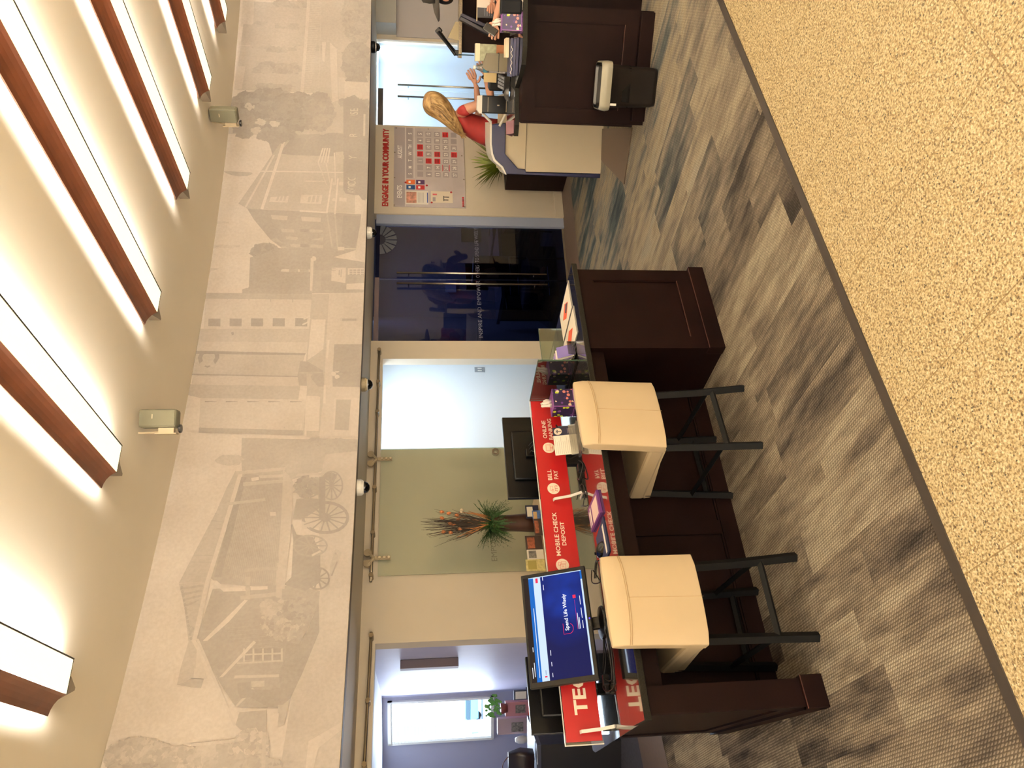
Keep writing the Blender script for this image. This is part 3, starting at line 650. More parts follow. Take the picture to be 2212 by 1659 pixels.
# farm wagon
mp([(1285, 680), (1305, 800), (1290, 1100), (1230, 1160), (1400, 1210), (1520, 1140), (1520, 900), (1460, 780), (1330, 760), (1300, 680)], 156, fB)
mp([(1330, 480), (1300, 640), (1380, 640), (1500, 560), (1560, 480), (1430, 470)], 160, fB); leaves(1420, 380, 100, 80, 70, [150, 160, 166], .04, fB, 27)
mp([(1370, 620), (1530, 605), (1520, 700), (1375, 720)], 198, fB)
ring(1560, 625, 190, 132, 24, 154, fB, 14); ring(1560, 625, 46, 36, 44, 152, fB)
ring(1610, 370, 92, 118, 12, 160, fB, 12); ring(1600, 300, 50, 34, 48, 156, fB); ring(1440, 850, 140, 88, 14, 164, fB, 10); ring(1440, 390, 75, 75, 10, 162, fB)
ring(1500, 1110, 98, 92, 14, 154, fB, 10); mp([(1510, 300), (1560, 300), (1560, 640), (1510, 640)], 154, fB); mp([(1450, 920), (1520, 885), (1524, 900), (1455, 935)], 204, fB)
mp([(1640, 870), (1690, 900), (1650, 1020), (1590, 1110), (1600, 1000)], 178, fB); line((1640, 905), (1660, 960), .01, 158, fB); line((1660, 960), (1610, 1090), .01, 158, fB)
# hedges at the lower left and the path
leaves(300, 1400, 260, 120, 420, [176, 182, 188, 194], .05, fA, 28); leaves(600, 1430, 260, 90, 360, [172, 178, 186, 196], .04, fA, 29); leaves(900, 1400, 160, 110, 220, [178, 186, 194], .04, fA, 30)
leaves(250, 1560, 260, 80, 260, [160, 170, 180], .05, fA, 31); leaves(1170, 1330, 130, 140, 260, [172, 180, 190, 204], .035, fA, 32); leaves(1100, 1500, 300, 100, 260, [170, 178, 186], .05, fA, 33)
line((700, 1310), (1040, 1275), .02, 200, fA); mp([(920, 1310), (990, 1310), (990, 1480), (910, 1480)], 178, fA); mp([(1262, 1210), (1290, 1210), (1280, 1560), (1250, 1560)], 192, fA)
mp([(1880, 1130), (1620, 1280), (1590, 1560), (1640, 1560), (1700, 1330), (1885, 1190)], 200, fA)
# slice into narrow strips so the print follows the curve of the wall, then wrap
s = s_l
while s < s_r:
    s += 0.3
    bmesh.ops.bisect_plane(mb, geom=mb.verts[:] + mb.edges[:] + mb.faces[:], plane_co=(s, 0, 0), plane_no=(1, 0, 0))
bmesh.ops.triangulate(mb, faces=[f for f in mb.faces if len(f.verts) > 4])
for v in mb.verts: 
    r = RM - 0.002 - v.co.z; v.co = wp(v.co.x, r, v.co.y)
mural = bpy.data.meshes.new('wall_mural'); mb.to_mesh(mural); mb.free(); mural.materials.append(MM)
mo = bpy.data.objects.new('wall_mural', mural); COL.objects.link(mo)
tag(mo, 'faded sepia photo mural of old town buildings filling the curved upper wall', 'mural')

# ------------------------------------------------------------------ ceiling light bars
M_BAR = mat('red brown wood board', (104, 60, 38), 0.42, var=0.18, vscale=6)
M_DIFF = mat('lit diffuser', (255, 246, 214), 0.5, emit=(255, 240, 200), es=1.25)
M_UP = mat('lamp tube', (255, 240, 210), 0.5, emit=(255, 248, 236), es=130.0)
M_FRAME = mat('fixture frame dark', (52, 50, 44), 0.5)
M_FIN = mat('fixture end grey', (150, 140, 126), 0.5)
def light_bar(x, y, deg, L, label, joint=None):
    """x, y: lower left corner of the wall end; the bar runs back over the lobby"""
    t = thing('linear_ceiling_light', label, 'ceiling light', (x, y, 3.515), R_(deg), 'wood and glass light bars on the ceiling')
    prof = [(0, 0), (-.010, .018), (-.026, .036), (-.046, .050), (-.070, .060), (-.10, .066)]
    b = MB(); n = len(prof)
    pts = prof + [(p[0] + .004, p[1] + .012) for p in prof[::-1]]
    cuts = [0, -L] if not joint else None
    segs = [(0, -L)] if not joint else [(0, -joint + .002), (-joint - .002, -L)]
    for a, c in segs: b.prism(pts, a, c, 'Y')
    b.build('wood_board', M_BAR, t)
    b = MB()
    for a, c in segs: b.b2(.004, .168, c, a - .006, 0, .006)
    b.b2(.004, .168, -.006, 0, 0, .006)
    b.build('diffuser', M_DIFF, t)
    b = MB(); b.b2(.168, .176, -L, .004, -.003, .020); b.b2(.0, .176, 0, .004, -.002, .012); b.build('frame', M_FRAME, t)
    b = MB(); b.prism([(.006, .007), (.167, .007), (.160, .022), (.012, .022)], .0, -L, 'Y'); b.build('housing', M_FIN, t)
    b = MB(); b.b2(.02, .15, -L + .02, -.02, .024, .030); b.build('lamp_tube', M_UP, t)
    b = MB(); b.poly([(.0, .004, .008), (.15, .004, .008), (.14, .004, .1), (-.03, .004, .1)])
    b.prism([(-.02, .004), (.15, .004), (.06, .17), (.045, .17)], .03, .1); b.build('end_bracket', M_FIN, t)
    return t
light_bar(.504, 5.599, 28.0, 6.0, 'longest wood and glass ceiling light bar with a board joint, above the mural cinema', joint=2.55)
light_bar(1.526, 6.320, 25.6, 6.0, 'wood and glass ceiling light bar ending above the mural court house')
light_bar(2.550, 6.990, 27.0, 6.0, 'wood and glass ceiling light bar ending beside the speaker near the mural tree')
light_bar(-.510, 4.856, 28.7, 6.0, 'wood and glass ceiling light bar ending beside the near ceiling speaker')
light_bar(-1.557, 4.177, 29.6, 6.0, 'ceiling light bar above the mural cottage, only its wide bright end in view')
light_bar(3.42, 7.58, 27.0, 6.0, 'farthest wood and glass ceiling light bar, only its tip in view at the picture edge')

# ceiling speakers
def speaker(px, py, z, label, s=1.0, rot=0.0):
    p = PZ(px, py, z); t = thing('ceiling_speaker', label, 'speaker', (p.x, p.y, z), rot, 'small grey speakers on the ceiling')
    M_SP = mat('speaker grey green', (118, 116, 98), 0.6)
    b = MB(); b.box((0, 0, 0), (.125 * s, .11 * s, .245 * s), bevel=.018); b.build('cabinet', M_SP, t)
    b = MB(); b.box((0, -.058 * s, 0), (.108 * s, .006, .228 * s), bevel=.003); g_ = b.build('grille', mat('speaker cloth', (112, 110, 92), 0.9), t)
    b = MB(); b.box((.01, -.0625 * s, .03 * s), (.03 * s, .003, .007 * s)); b.build('badge', mat('badge pale', (190, 180, 150), 0.5), g_)
    b = MB(); b.b2(-.10 * s, -.06 * s, -.02, .02, -.10 * s, .0); b.b2(-.105 * s, -.098 * s, -.03, .03, -.12 * s, .02); b.tube([(-.09 * s, 0, 0), (-.09 * s, .04, (ZC - z))], .008); b.tube([(0, .03, .12 * s), (0, .03, ZC - z - .002)], .012)
    b.build('bracket', mat('bracket cream', (196, 180, 150), 0.5), t)
    b = MB(); b.lathe([(.0, 0), (.028, 0), (.03, .012), (.02, .02), (0, .022)], (-.07 * s, -.02, -.15 * s), 14); b.build('knob', M_BLACK, t)
    return t
speaker(345, 905, 3.475, 'small grey ceiling speaker near the middle of the ceiling, knob showing below it', 1.0, R_(10))
speaker(484, 247, 3.49, 'small grey ceiling speaker beside the dark tree in the mural', 1.0, R_(-38))

# ------------------------------------------------------------------ cameras under the upper wall
M_DOME = mat('smoked dome', (8, 8, 10), 0.08, spec=0.8)
def dome(px, py, label, base, s=1.0):
    ss, z = pxcyl(px, py, RM + .10); t = thing('security_camera', label, 'security camera', wp(ss, RM + .10 + .0, ZS - .003), wang(ss), 'dome cameras under the mural wall')
    b = MB(); b.lathe([(.001, 0), (.062 * s, 0), (.062 * s, -.03 * s), (.055 * s, -.045 * s), (.001, -.045 * s)], seg=22); b.build('base', base, t, smooth=False)
    b = MB(); b.lathe([(.045 * s, -.045 * s), (.046 * s, -.055 * s), (.038 * s, -.078 * s), (.02 * s, -.092 * s), (.001, -.096 * s)], seg=22); b.build('dome', M_DOME, t, smooth=True)
    b = MB(); b.lathe([(.046 * s, -.043 * s), (.05 * s, -.045 * s), (.05 * s, -.05 * s), (.046 * s, -.052 * s)], seg=22); b.build('trim_ring', M_WHITE, t)
M_CAMB = mat('camera base tan', (150, 138, 112), 0.5)
dome(790, 1053, 'white based dome camera above the frosted sliding glass door', M_WHITE, 1.05)
dome(792, 831, 'tan based dome camera above the open white doorway', M_CAMB, 1.0)
dome(800, 503, 'pale based dome camera above the dark glass double doors', M_WHITE, .95)
dome(811, 102, 'dark dome camera above the pale blue glass doors', M_MATTE, 1.0)

# ------------------------------------------------------------------ sliding door rails and the frosted door
RR = RW - 0.07
def rail(s0, s1, z0, z1, label, caps):
    t = thing('sliding_door_rail', label, 'door rail', wp(s0, RR, z0), wang((s0 + s1) / 2), 'round steel rails over the sliding doors')
    mi = t.matrix_basis.inverted() if False else (Matrix.Translation(wp(s0, RR, z0)) @ Matrix.Rotation(wang((s0 + s1) / 2), 4, 'Z')).inverted()
    L = lambda s, r, z: mi @ wp(s, r, z)
    n = 12; P = [L(s0 + (s1 - s0) * k / n, RR, z0 + (z1 - z0) * k / n) for k in range(n + 1)]
    b = MB(); b.tube(P, .0125, 8); b.build('bar', M_DSTEEL, t, smooth=True)
    for c in caps:
        z = z0 + (z1 - z0) * (c - s0) / (s1 - s0)
        b = MB(); b.tube([L(c, RR - .02, z), L(c, RW - .001, z)], .02, 14); b.build('standoff', M_DSTEEL, t, smooth=False)
    return t
rail(-10.92, -8.387, 2.150, 2.133, 'longer round steel rail with two hangers above the frosted glass door', (-10.86, -10.45, -9.99, -9.15, -8.80, -8.41))
rail(-12.95, -11.37, 2.155, 2.130, 'round steel rail over the open office doorway at the picture bottom', (-12.40, -11.93, -11.40))
M_FROST = glass('frosted door glass', (196, 204, 184), 0.07, 0.05, haze=0.86, hazecol=(208, 210, 184))
fs0, fs1 = -10.85, -9.555; fm = (fs0 + fs1) / 2
ft = thing('sliding_glass_door', 'frosted grey green sliding glass door hanging from the rail behind the vase', 'door', wp(fm, RR + .03, 0.02), wang(fm))
hw = (fs1 - fs0) / 2 * (RR / RW) + .0
b = MB(); b.b2(-hw, hw, -.005, .005, 0.02, 2.075); b.build('glass_panel', M_FROST, ft)
b = MB(); b.b2(hw - .006, hw + .004, -.007, .007, .02, 2.075); b.build('edge_strip', mat('pale glass edge', (196, 220, 222), 0.2), ft, )
M_HANG = mat('hanger nickel', (168, 154, 128), 0.5, metal=0.35)
for px_ in (-9.69 - fm, -10.70 - fm):
    b = MB(); b.prism([(px_ - .016, 1.965), (px_ + .016, 1.965), (px_ + .016, 2.125), (px_ - .016, 2.125)], -.05, -.038, 'Y')
    b.tube([(px_, -.045, 2.11), (px_ - .05, -.045, 2.155)], .016, 8); b.tube([(px_, -.045, 2.11), (px_ + .05, -.045, 2.155)], .016, 8)
    h = b.build('hanger', M_HANG, ft)
    for dx in (-.05, .05):
        b = MB(); b.lathe([(.001, -.014), (.034, -.014), (.034, .014), (.001, .014)], (px_ + dx, -.045, 2.165), 18, Matrix.Rotation(R_(90), 4, 'X')); b.build('roller', M_HANG, h)
    for z in (1.98, 2.02, 2.06):
        b = MB(); b.lathe([(.001, -.008), (.012, -.008), (.012, .008), (.001, .008)], (px_, -.056, z), 12, Matrix.Rotation(R_(90), 4, 'X')); b.build('bolt', M_STEEL, h)
b = MB(); b.lathe([(.02, -.02), (.036, -.02), (.036, .02), (.02, .02), (.02, -.02)], (-9.62 - fm, -.02, .965), 20, Matrix.Rotation(R_(90), 4, 'X')); b.build('finger_ring', M_STEEL, ft)
text_obj('lettering', 'EMPOWER', .075, mat('etched grey lettering', (140, 138, 116), 0.7), ft, on_front(-.55, -.0065, 1.02), sx=1.0)
# switch plate in the white room
A_, B__, C__, D__, _a = ROOM_W
pw = (D__ * .4 + C__ * .6)
sp_dir = raydir(1036, 799); nn = (C__ - D__).normalized(); nrm = Vector((-nn.y, nn.x, 0)); tt = (D__ - Vector((0, 0, CAMH))).dot(nrm) / sp_dir.dot(nrm); pq = Vector((0, 0, CAMH)) + sp_dir * tt
st_ = thing('switch_plate', 'grey two gang light switch plate on the white wall in the open doorway', 'light switch', pq - nrm * .004, math.atan2(nn.y, nn.x))
b = MB(); b.box((0, 0, 0), (.075, .008, .125), bevel=.003); b.build('plate', mat('switch grey', (150, 154, 158), 0.5), st_)
for dx in (-.017, .017):
    b = MB(); b.box((dx, -.006, 0), (.014, .006, .05)); b.build('rocker', M_WHITE, st_)
# white leaning frame of the white doorway
b = MB(); b.b2(-.012, .012, -.02, .02, 0, 2.09); o = b.build('door_2', mat('pale door jamb', (214, 224, 232), 0.3), loc=wp(S_['wht0'] + .02, RW + .06, 0), rotz=wang(S_['wht0'])); tag(o, kind='structure')

# ------------------------------------------------------------------ glass double doors
def glass_door(n, s0, s1, z1, m, label, hx, flip):
    sm = (s0 + s1) / 2; t = thing('glass_door', label, 'door', wp(sm, RW + .05, 0.012), wang(sm))
    w = (s1 - s0) / 2 - .003
    b = MB(); b.b2(-w, w, -.005, .005, 0, z1); b.build('glass_panel', m, t)
    b = MB(); b.b2(-w, w, -.012, .012, 0, .02); b.build('bottom_rail', M_DSTEEL, t)
    b = MB(); b.tube([(hx, -.055, .26), (hx, -.055, 1.95)], .0125, 10); h = b.build('pull_handle', M_STEEL, t, smooth=True)
    for z in (.40, 1.82):
        b = MB(); b.tube([(hx, -.055, z), (hx, -.005, z)], .008, 8); b.build('standoff', M_STEEL, h)
    return t
M_DG = glass('blue tinted door glass', (150, 158, 186), 0.045, 0.01)
mid_s = -7.41
dl1 = glass_door(1, S_['dk0'] + .01, mid_s, 2.14, M_DG, 'left leaf of the dark glass double doors', (mid_s - S_['dk0']) / 2 - .10, 0)
dl2 = glass_door(2, mid_s, S_['dk1'] - .13, 2.19, M_DG, 'right leaf of the dark glass double doors', -(S_['dk1'] - .13 - mid_s) / 2 + .045, 0)
M_LET = mat('etched door lettering', (92, 94, 112), 0.6)
w_ = (mid_s - S_['dk0']) / 2
_v, _f = text_geo('INSPIRE AND EMPOWER', .062); text_obj('lettering', 'INSPIRE AND EMPOWER', .062, M_LET, dl1, on_front(-.36, -.007, 1.02), sx=.76 / max(v[0] for v in _v))
_v, _f = text_geo('OTHERS · TO SPEND LIFE WISELY', .062); text_obj('lettering', 'OTHERS · TO SPEND LIFE WISELY', .062, M_LET, dl2, on_front(-.34, -.007, 1.02), sx=.68 / max(v[0] for v in _v))
b = MB()   # etched fan fold mark at the top of the right leaf
for k in range(8):
    a0, a1 = R_(180 + k * 22.5 + 2), R_(180 + (k + 1) * 22.5 - 3); r0, r1 = .07, .20
    b.poly([(.16 + r0 * math.cos(a0), -.0075, 2.15 + r0 * math.sin(a0)), (.16 + r1 * math.cos(a0), -.0075, 2.15 + r1 * math.sin(a0)), (.16 + r1 * math.cos(a1), -.0075, 2.15 + r1 * math.sin(a1)), (.16 + r0 * math.cos(a1), -.0075, 2.15 + r0 * math.sin(a1))])
b.build('fan_emblem', mat('etched emblem', (82, 88, 100), 0.7), dl2, fixn=False)
b = MB(); arc_wall(b, S_['dk1'] - .125, S_['dk1'] - .0, RW + .02, 0, 2.2, .05); struct('door_3', b, mat('pale aluminium frame', (150, 160, 184), 0.4))
b = MB(); arc_wall(b, S_['dk0'], mid_s, RW + .03, 2.155, 2.205, .05); struct('door_4', b, mat('door header lilac', (120, 106, 112), 0.5))
M_BG = glass('pale blue frosted glass', (224, 233, 240), 0.06, 0.03, haze=0.5, hazecol=(224, 234, 240))
bm_ = -4.745
g1 = glass_door(3, S_['bl0'] + .01, bm_, 2.12, M_BG, 'left leaf of the pale blue glass doors behind the blonde woman', (bm_ - S_['bl0']) / 2 - .14, 0)
g2 = glass_door(4, bm_, S_['bl1'] - .01, 2.19, M_BG, 'right leaf of the pale blue glass doors behind the phone handset', -(S_['bl1'] - bm_) / 2 + .04, 0)
b = MB(); arc_wall(b, S_['bl0'], bm_, RW + .03, 2.14, 2.205, .05); struct('door_5', b, mat('door header dark', (84, 78, 74), 0.6))
# pale beam box and grey wall piece at the right
e0, e1 = wp(-4.04, RW, 0), wp(-2.2, RW, 0)
b = MB(); arc_wall(b, -3.98, 0.5, RW - .22, 1.98, ZS, .22); struct('trim_4', b, mat('grey beam', (176, 176, 172), 0.7))
b = MB(); arc_wall(b, S_['bl1'] + .04, -3.42, RW - .012, 0, 1.98, .012); struct('wall_back_grey', b, mat('grey wall paint', (180, 176, 178), 0.7))
b = MB(); arc_wall(b, -3.42, -1.5, RW - .012, 0, 1.98, .012); struct('wall_back_blue', b, mat('blue wall panel', (92, 118, 148), 0.6))

# ------------------------------------------------------------------ tech desk
O_ = Vector((-1.386, 3.14)); ex = DX; ey = DY
def DW(x, y, z=0.0): p = O_ + ex * x + ey * y; return Vector((p.x, p.y, z))
def dthing(name, label, cat, x, y, z, rot=0.0, group=None): return thing(name, label, cat, DW(x, y, z), DANG + rot, group)
dk = dthing('service_desk', 'long dark cherry wood desk with kneeholes behind the two cream stools', 'desk', 0, 0, 0)
ZT = 0.785
b = MB(); b.b2(1.945, 2.545, .03, 1.20, .0, ZT); b.build('right_cabinet', M_WOOD, dk)
def frame_panel(parent, x0, x1, y, z0, z1, w, name='panel_frame', dpt=.014):
    b = MB()
    for q in ((x0, x1, z1 - w, z1), (x0, x1, z0, z0 + w), (x0, x0 + w, z0 + w, z1 - w), (x1 - w, x1, z0 + w, z1 - w)): b.b2(q[0], q[1], y - dpt, y, q[2], q[3])
    o = b.build(name, M_WOOD, parent)
    b = MB(); e = .006
    for q in ((x0 + w, x1 - w, z0 + w, z0 + w + e), (x0 + w, x1 - w, z1 - w - e, z1 - w), (x0 + w, x0 + w + e, z0 + w, z1 - w), (x1 - w - e, x1 - w, z0 + w, z1 - w)): b.b2(q[0], q[1], y - dpt * .75, y, q[2], q[3])
    b.build('panel_bead', M_WOOD, o)
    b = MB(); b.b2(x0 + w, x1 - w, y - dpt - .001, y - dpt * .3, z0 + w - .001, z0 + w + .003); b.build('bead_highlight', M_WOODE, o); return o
frame_panel(dk, 1.945, 2.545, .03, .095, ZT, .085)
b = MB(); b.b2(1.935, 2.56, -.004, .06, 0, .095, bevel=.004); b.b2(2.545, 2.56, .0, 1.2, 0, .095); b.build('plinth', M_WOOD, dk)
b = MB(); b.b2(1.935, 2.56, -.0045, -.001, .093, .0965); b.build('plinth_highlight', M_WOODE, dk)
b = MB(); b.b2(.12, 1.945, .46, .50, 0, ZT); b.build('knee_panel', M_WOOD, dk)
b = MB(); b.b2(.12, 1.945, .44, .46, 0, .09); b.b2(.12, 1.945, .448, .46, .09, .10); b.b2(1.0, 1.08, .448, .46, .1, ZT); b.build('skirting', M_WOOD, dk)
b = MB(); b.b2(.12, 1.945, .055, .085, .70, ZT); b.build('apron', M_WOOD, dk)
b = MB(); b.prism([(0.015, .015), (.125, .015), (.27, 1.25), (.155, 1.27)], 0, ZT); b.build('end_panel', M_WOOD, dk)
b = MB()
def sidepoly(t0, t1, z0, z1, th):   # raised frame on the slanted left side
    P0, P1 = Vector((.015, .015)), Vector((.155, 1.27)); d = (P1 - P0); n = Vector((-d.y, d.x)).normalized()
    a, c = P0 + d * t0, P0 + d * t1
    b.prism([tuple(a), tuple(c), tuple(c + n * th), tuple(a + n * th)], z0, z1)
sidepoly(0, 1, 0, .10, .02); sidepoly(0, 1, .10, .17, .009); sidepoly(0, 1, .70, ZT, .009); sidepoly(0, .09, .17, .70, .009); sidepoly(.91, 1, .17, .70, .009)
b.build('side_panel_frame', M_WOOD, dk)
b = MB(); b.b2(-.005, .135, -.005, .04, 0, .10, bevel=.003); b.build('post_block', M_WOOD, dk)
b = MB(); b.b2(-.005, .135, -.0055, -.002, .098, .1015); b.build('post_highlight', M_WOODE, dk)
b = MB(); b.b2(.15, 2.5, 1.17, 1.20, 0, ZT); b.build('back_panel', M_WOOD, dk)
# granite worktop
MGE = mat('rough granite edge', (26, 24, 19), 0.6, spec=0.15, var=0.6, vscale=160)
MG, nt, bs = nodes('speckled dark granite')
g, P, U, V = desk_coords(nt)
vn = nd(nt, 'ShaderNodeTexVoronoi'); vn.inputs['Scale'].default_value = 190; nt.links.new(P, vn.inputs['Vector']); sc_ = nd(nt, 'ShaderNodeSeparateColor'); nt.links.new(vn.outputs['Color'], sc_.inputs[0])
nt.links.new(ramp(nt, sc_.outputs[0], [(0.0, (18, 17, 16)), (0.55, (30, 28, 25)), (0.84, (52, 47, 40)), (0.95, (96, 88, 74)), (0.975, (16, 15, 14))], 'CONSTANT'), bs.inputs['Base Color'])
bs.inputs['Roughness'].default_value = 0.09; bs.inputs['IOR'].default_value = 1.75; bs.inputs['Coat Weight'].default_value = 1.0; bs.inputs['Coat Roughness'].default_value = 0.02; bs.inputs['Coat IOR'].default_value = 1.6
b = MB(); top = [(-.015, .0), (2.58, .0), (2.60, 1.10), (.14, 1.10), (.075, 1.05)]
b.prism(top, .0, .032); wt = b.build('worktop', [MG, MGE], loc=DW(0, 0, ZT + .001), rotz=DANG); tag(wt, 'polished speckled dark granite worktop on the cherry wood desk', 'worktop')
for p_ in wt.data.polygons: p_.material_index = 0 if abs(p_.normal.z) > .5 else 1
md = wt.modifiers.new('bevel', 'BEVEL'); md.width = .004; md.segments = 2; md.material = 1
WZ = ZT + .034
# glass corner leaf at the left end
gl_pts = [(-.016, .03)] + [(.02 + .02 * k / 6 - .045 * math.sin(k / 6 * 3.14), .1 + 1.0 * k / 6) for k in range(1, 6)] + [(.03, 1.10), (.06, 1.13), (.12, 1.12), (.20, .9), (.14, .3)]
M_GED = glass('green edged glass', (196, 214, 204), 0.10, 0.02, haze=0.18, hazecol=(190, 200, 190))
b = MB(); b.prism([(-.012, .10), (.045, 1.04), (.065, 1.10), (.11, 1.12), (.16, 1.07)][::-1], 0, .004); o = b.build('glass_leaf', M_GED, loc=DW(0, 0, WZ + .001), rotz=DANG)
tag(o, 'rounded clear glass leaf lying on the left end of the granite worktop', 'glass sheet')

# red sign on the glass divider
M_ACR = glass('clear acrylic', (240, 243, 240), 0.10, 0.03)
M_ACRF = mat('frosty acrylic edge', (206, 204, 198), 0.3)
sg = dthing('banner_sign', 'long red acrylic banner with cream lettering standing along the granite desk', 'sign', 0, .63, WZ)
b = MB(); b.b2(.03, 2.0, -.002, .002, .868 - WZ, 1.045 - WZ); b.build('red_panel', M_RED, sg)
b = MB(); b.b2(.015, 2.008, .004, .008, .862 - WZ, 1.052 - WZ); b.build('acrylic_sheet', M_ACR, sg)
b = MB(); b.b2(.013, 2.008, -.003, .008, 1.049 - WZ, 1.053 - WZ); b.b2(.013, .017, -.003, .008, .862 - WZ, 1.05 - WZ); b.build('acrylic_edge', M_ACRF, sg)
def lt(txt, x0, x1, z, sz, bold=.018):
    vs, _f = text_geo(txt, sz, bold); w0 = max(v[0] for v in vs)
    text_obj('lettering', txt, sz, M_CREAMT, sg, on_front(x0, -.0035, z - WZ), bold, sx=(x1 - x0) / w0)
lt('ONLINE', 1.727, 1.854, .967, .034); lt('BANKING', 1.715, 1.867, .931, .034); lt('BILL', 1.441, 1.514, .966, .034); lt('PAY', 1.448, 1.507, .929, .034)
lt('MOBILE CHECK', .974, 1.238, .966, .034); lt('DEPOSIT', 1.033, 1.179, .929, .032); lt('TECH', .152, .43, .925, .090, .03)
for cx_, kind in ((1.661, 0), (1.388, 1), (.922, 2)):
    b = MB(); b.poly([(cx_ + .036 * math.cos(i * .2094), -.0036, .964 - WZ + .036 * math.sin(i * .2094)) for i in range(30)]); ic = b.build('icon_disc', M_CREAMT, sg, fixn=False)
    b = MB(); z = .964 - WZ; R3 = .0042
    def rc(x0, x1, z0, z1, w=.0016):
        for q in ((x0, x1, z0, z0 + w), (x0, x1, z1 - w, z1), (x0, x0 + w, z0, z1), (x1 - w, x1, z0, z1)): b.poly([(q[0], -R3, q[2]), (q[1], -R3, q[2]), (q[1], -R3, q[3]), (q[0], -R3, q[3])])
    if kind == 0: rc(cx_ - .022, cx_ + .022, z - .012, z + .018); rc(cx_ - .017, cx_ + .017, z - .008, z + .014, .0008); rc(cx_ - .004, cx_ + .004, z - .020, z - .012); rc(cx_ - .012, cx_ + .012, z - .024, z - .020)
    elif kind == 1:
        rc(cx_ - .014, cx_ + .016, z + .004, z + .020); rc(cx_ - .024, cx_ - .006, z - .0, z + .012); rc(cx_ - .016, cx_ + .018, z - .010, z - .008)
        for dx in (-.016, 0, .016): rc(cx_ + dx - .001, cx_ + dx + .002, z - .018, z - .008); rc(cx_ + dx - .003, cx_ + dx + .003, z - .024, z - .018)
    else: rc(cx_ - .022, cx_ + .004, z - .018, z + .014); rc(cx_ + .006, cx_ + .020, z - .022, z + .006); rc(cx_ - .004, cx_ + .016, z + .008, z + .022); rc(cx_ - .012, cx_ - .004, z - .006, z + .004)
    b.build('icon_drawing', mat('icon red line', (206, 92, 84), 0.5), ic, fixn=False)
def acr_foot(x, rot, label):
    t = dthing('acrylic_foot', label, 'stand', x, .615, WZ, rot, 'bent clear acrylic feet of the banner')
    b = MB(); P = [(0, .004, .155), (0, -.012, .15), (0, -.045, .06), (0, -.09, .003), (0, -.005, .003)]
    for i in range(len(P) - 1):
        a, c = Vector(P[i]), Vector(P[i + 1]); b.poly([a + Vector((-.008, 0, 0)), a + Vector((.008, 0, 0)), c + Vector((.008, 0, 0)), c + Vector((-.008, 0, 0))])
    o = b.build('bent_strip', M_ACRF, t, fixn=False); md = o.modifiers.new('s', 'SOLIDIFY'); md.thickness = .003
acr_foot(1.31, 0, 'bent clear acrylic foot in front of the banner beside the BILL PAY icon')
acr_foot(.07, 0, 'bent clear acrylic foot at the left end of the banner before the word TECH')
# glass wing at the right
gw = dthing('glass_divider', 'upright clear glass divider across the desk right of the tissue box', 'divider', 2.0, .205, WZ)
b = MB(); b.b2(-.004, .004, 0, .42, .0, .232); b.build('glass_panel', glass('clear divider glass', (206, 218, 208), 0.16, 0.01, haze=.05, hazecol=(150, 160, 150)), gw)
b = MB(); b.b2(-.0045, .0045, -.003, .002, 0, .232); b.b2(-.0045, .0045, 0, .42, .229, .232); b.build('glass_edge', mat('dark green glass edge', (58, 78, 66), 0.2), gw)
b = MB(); b.b2(-.008, .008, 0, .42, .0, .006); b.build('gasket', M_BLACK, gw)
g3 = dthing('glass_divider', 'low clear glass divider behind the papers at the right end of the desk', 'divider', 2.02, .63, WZ)
b = MB(); b.b2(0, .56, -.004, .004, 0, .12); b.build('glass_panel', MATS['clear divider glass'], g3)
b = MB(); b.b2(0, .56, -.0045, .0045, .12, .123); b.build('glass_edge', MATS['dark green glass edge'], g3)

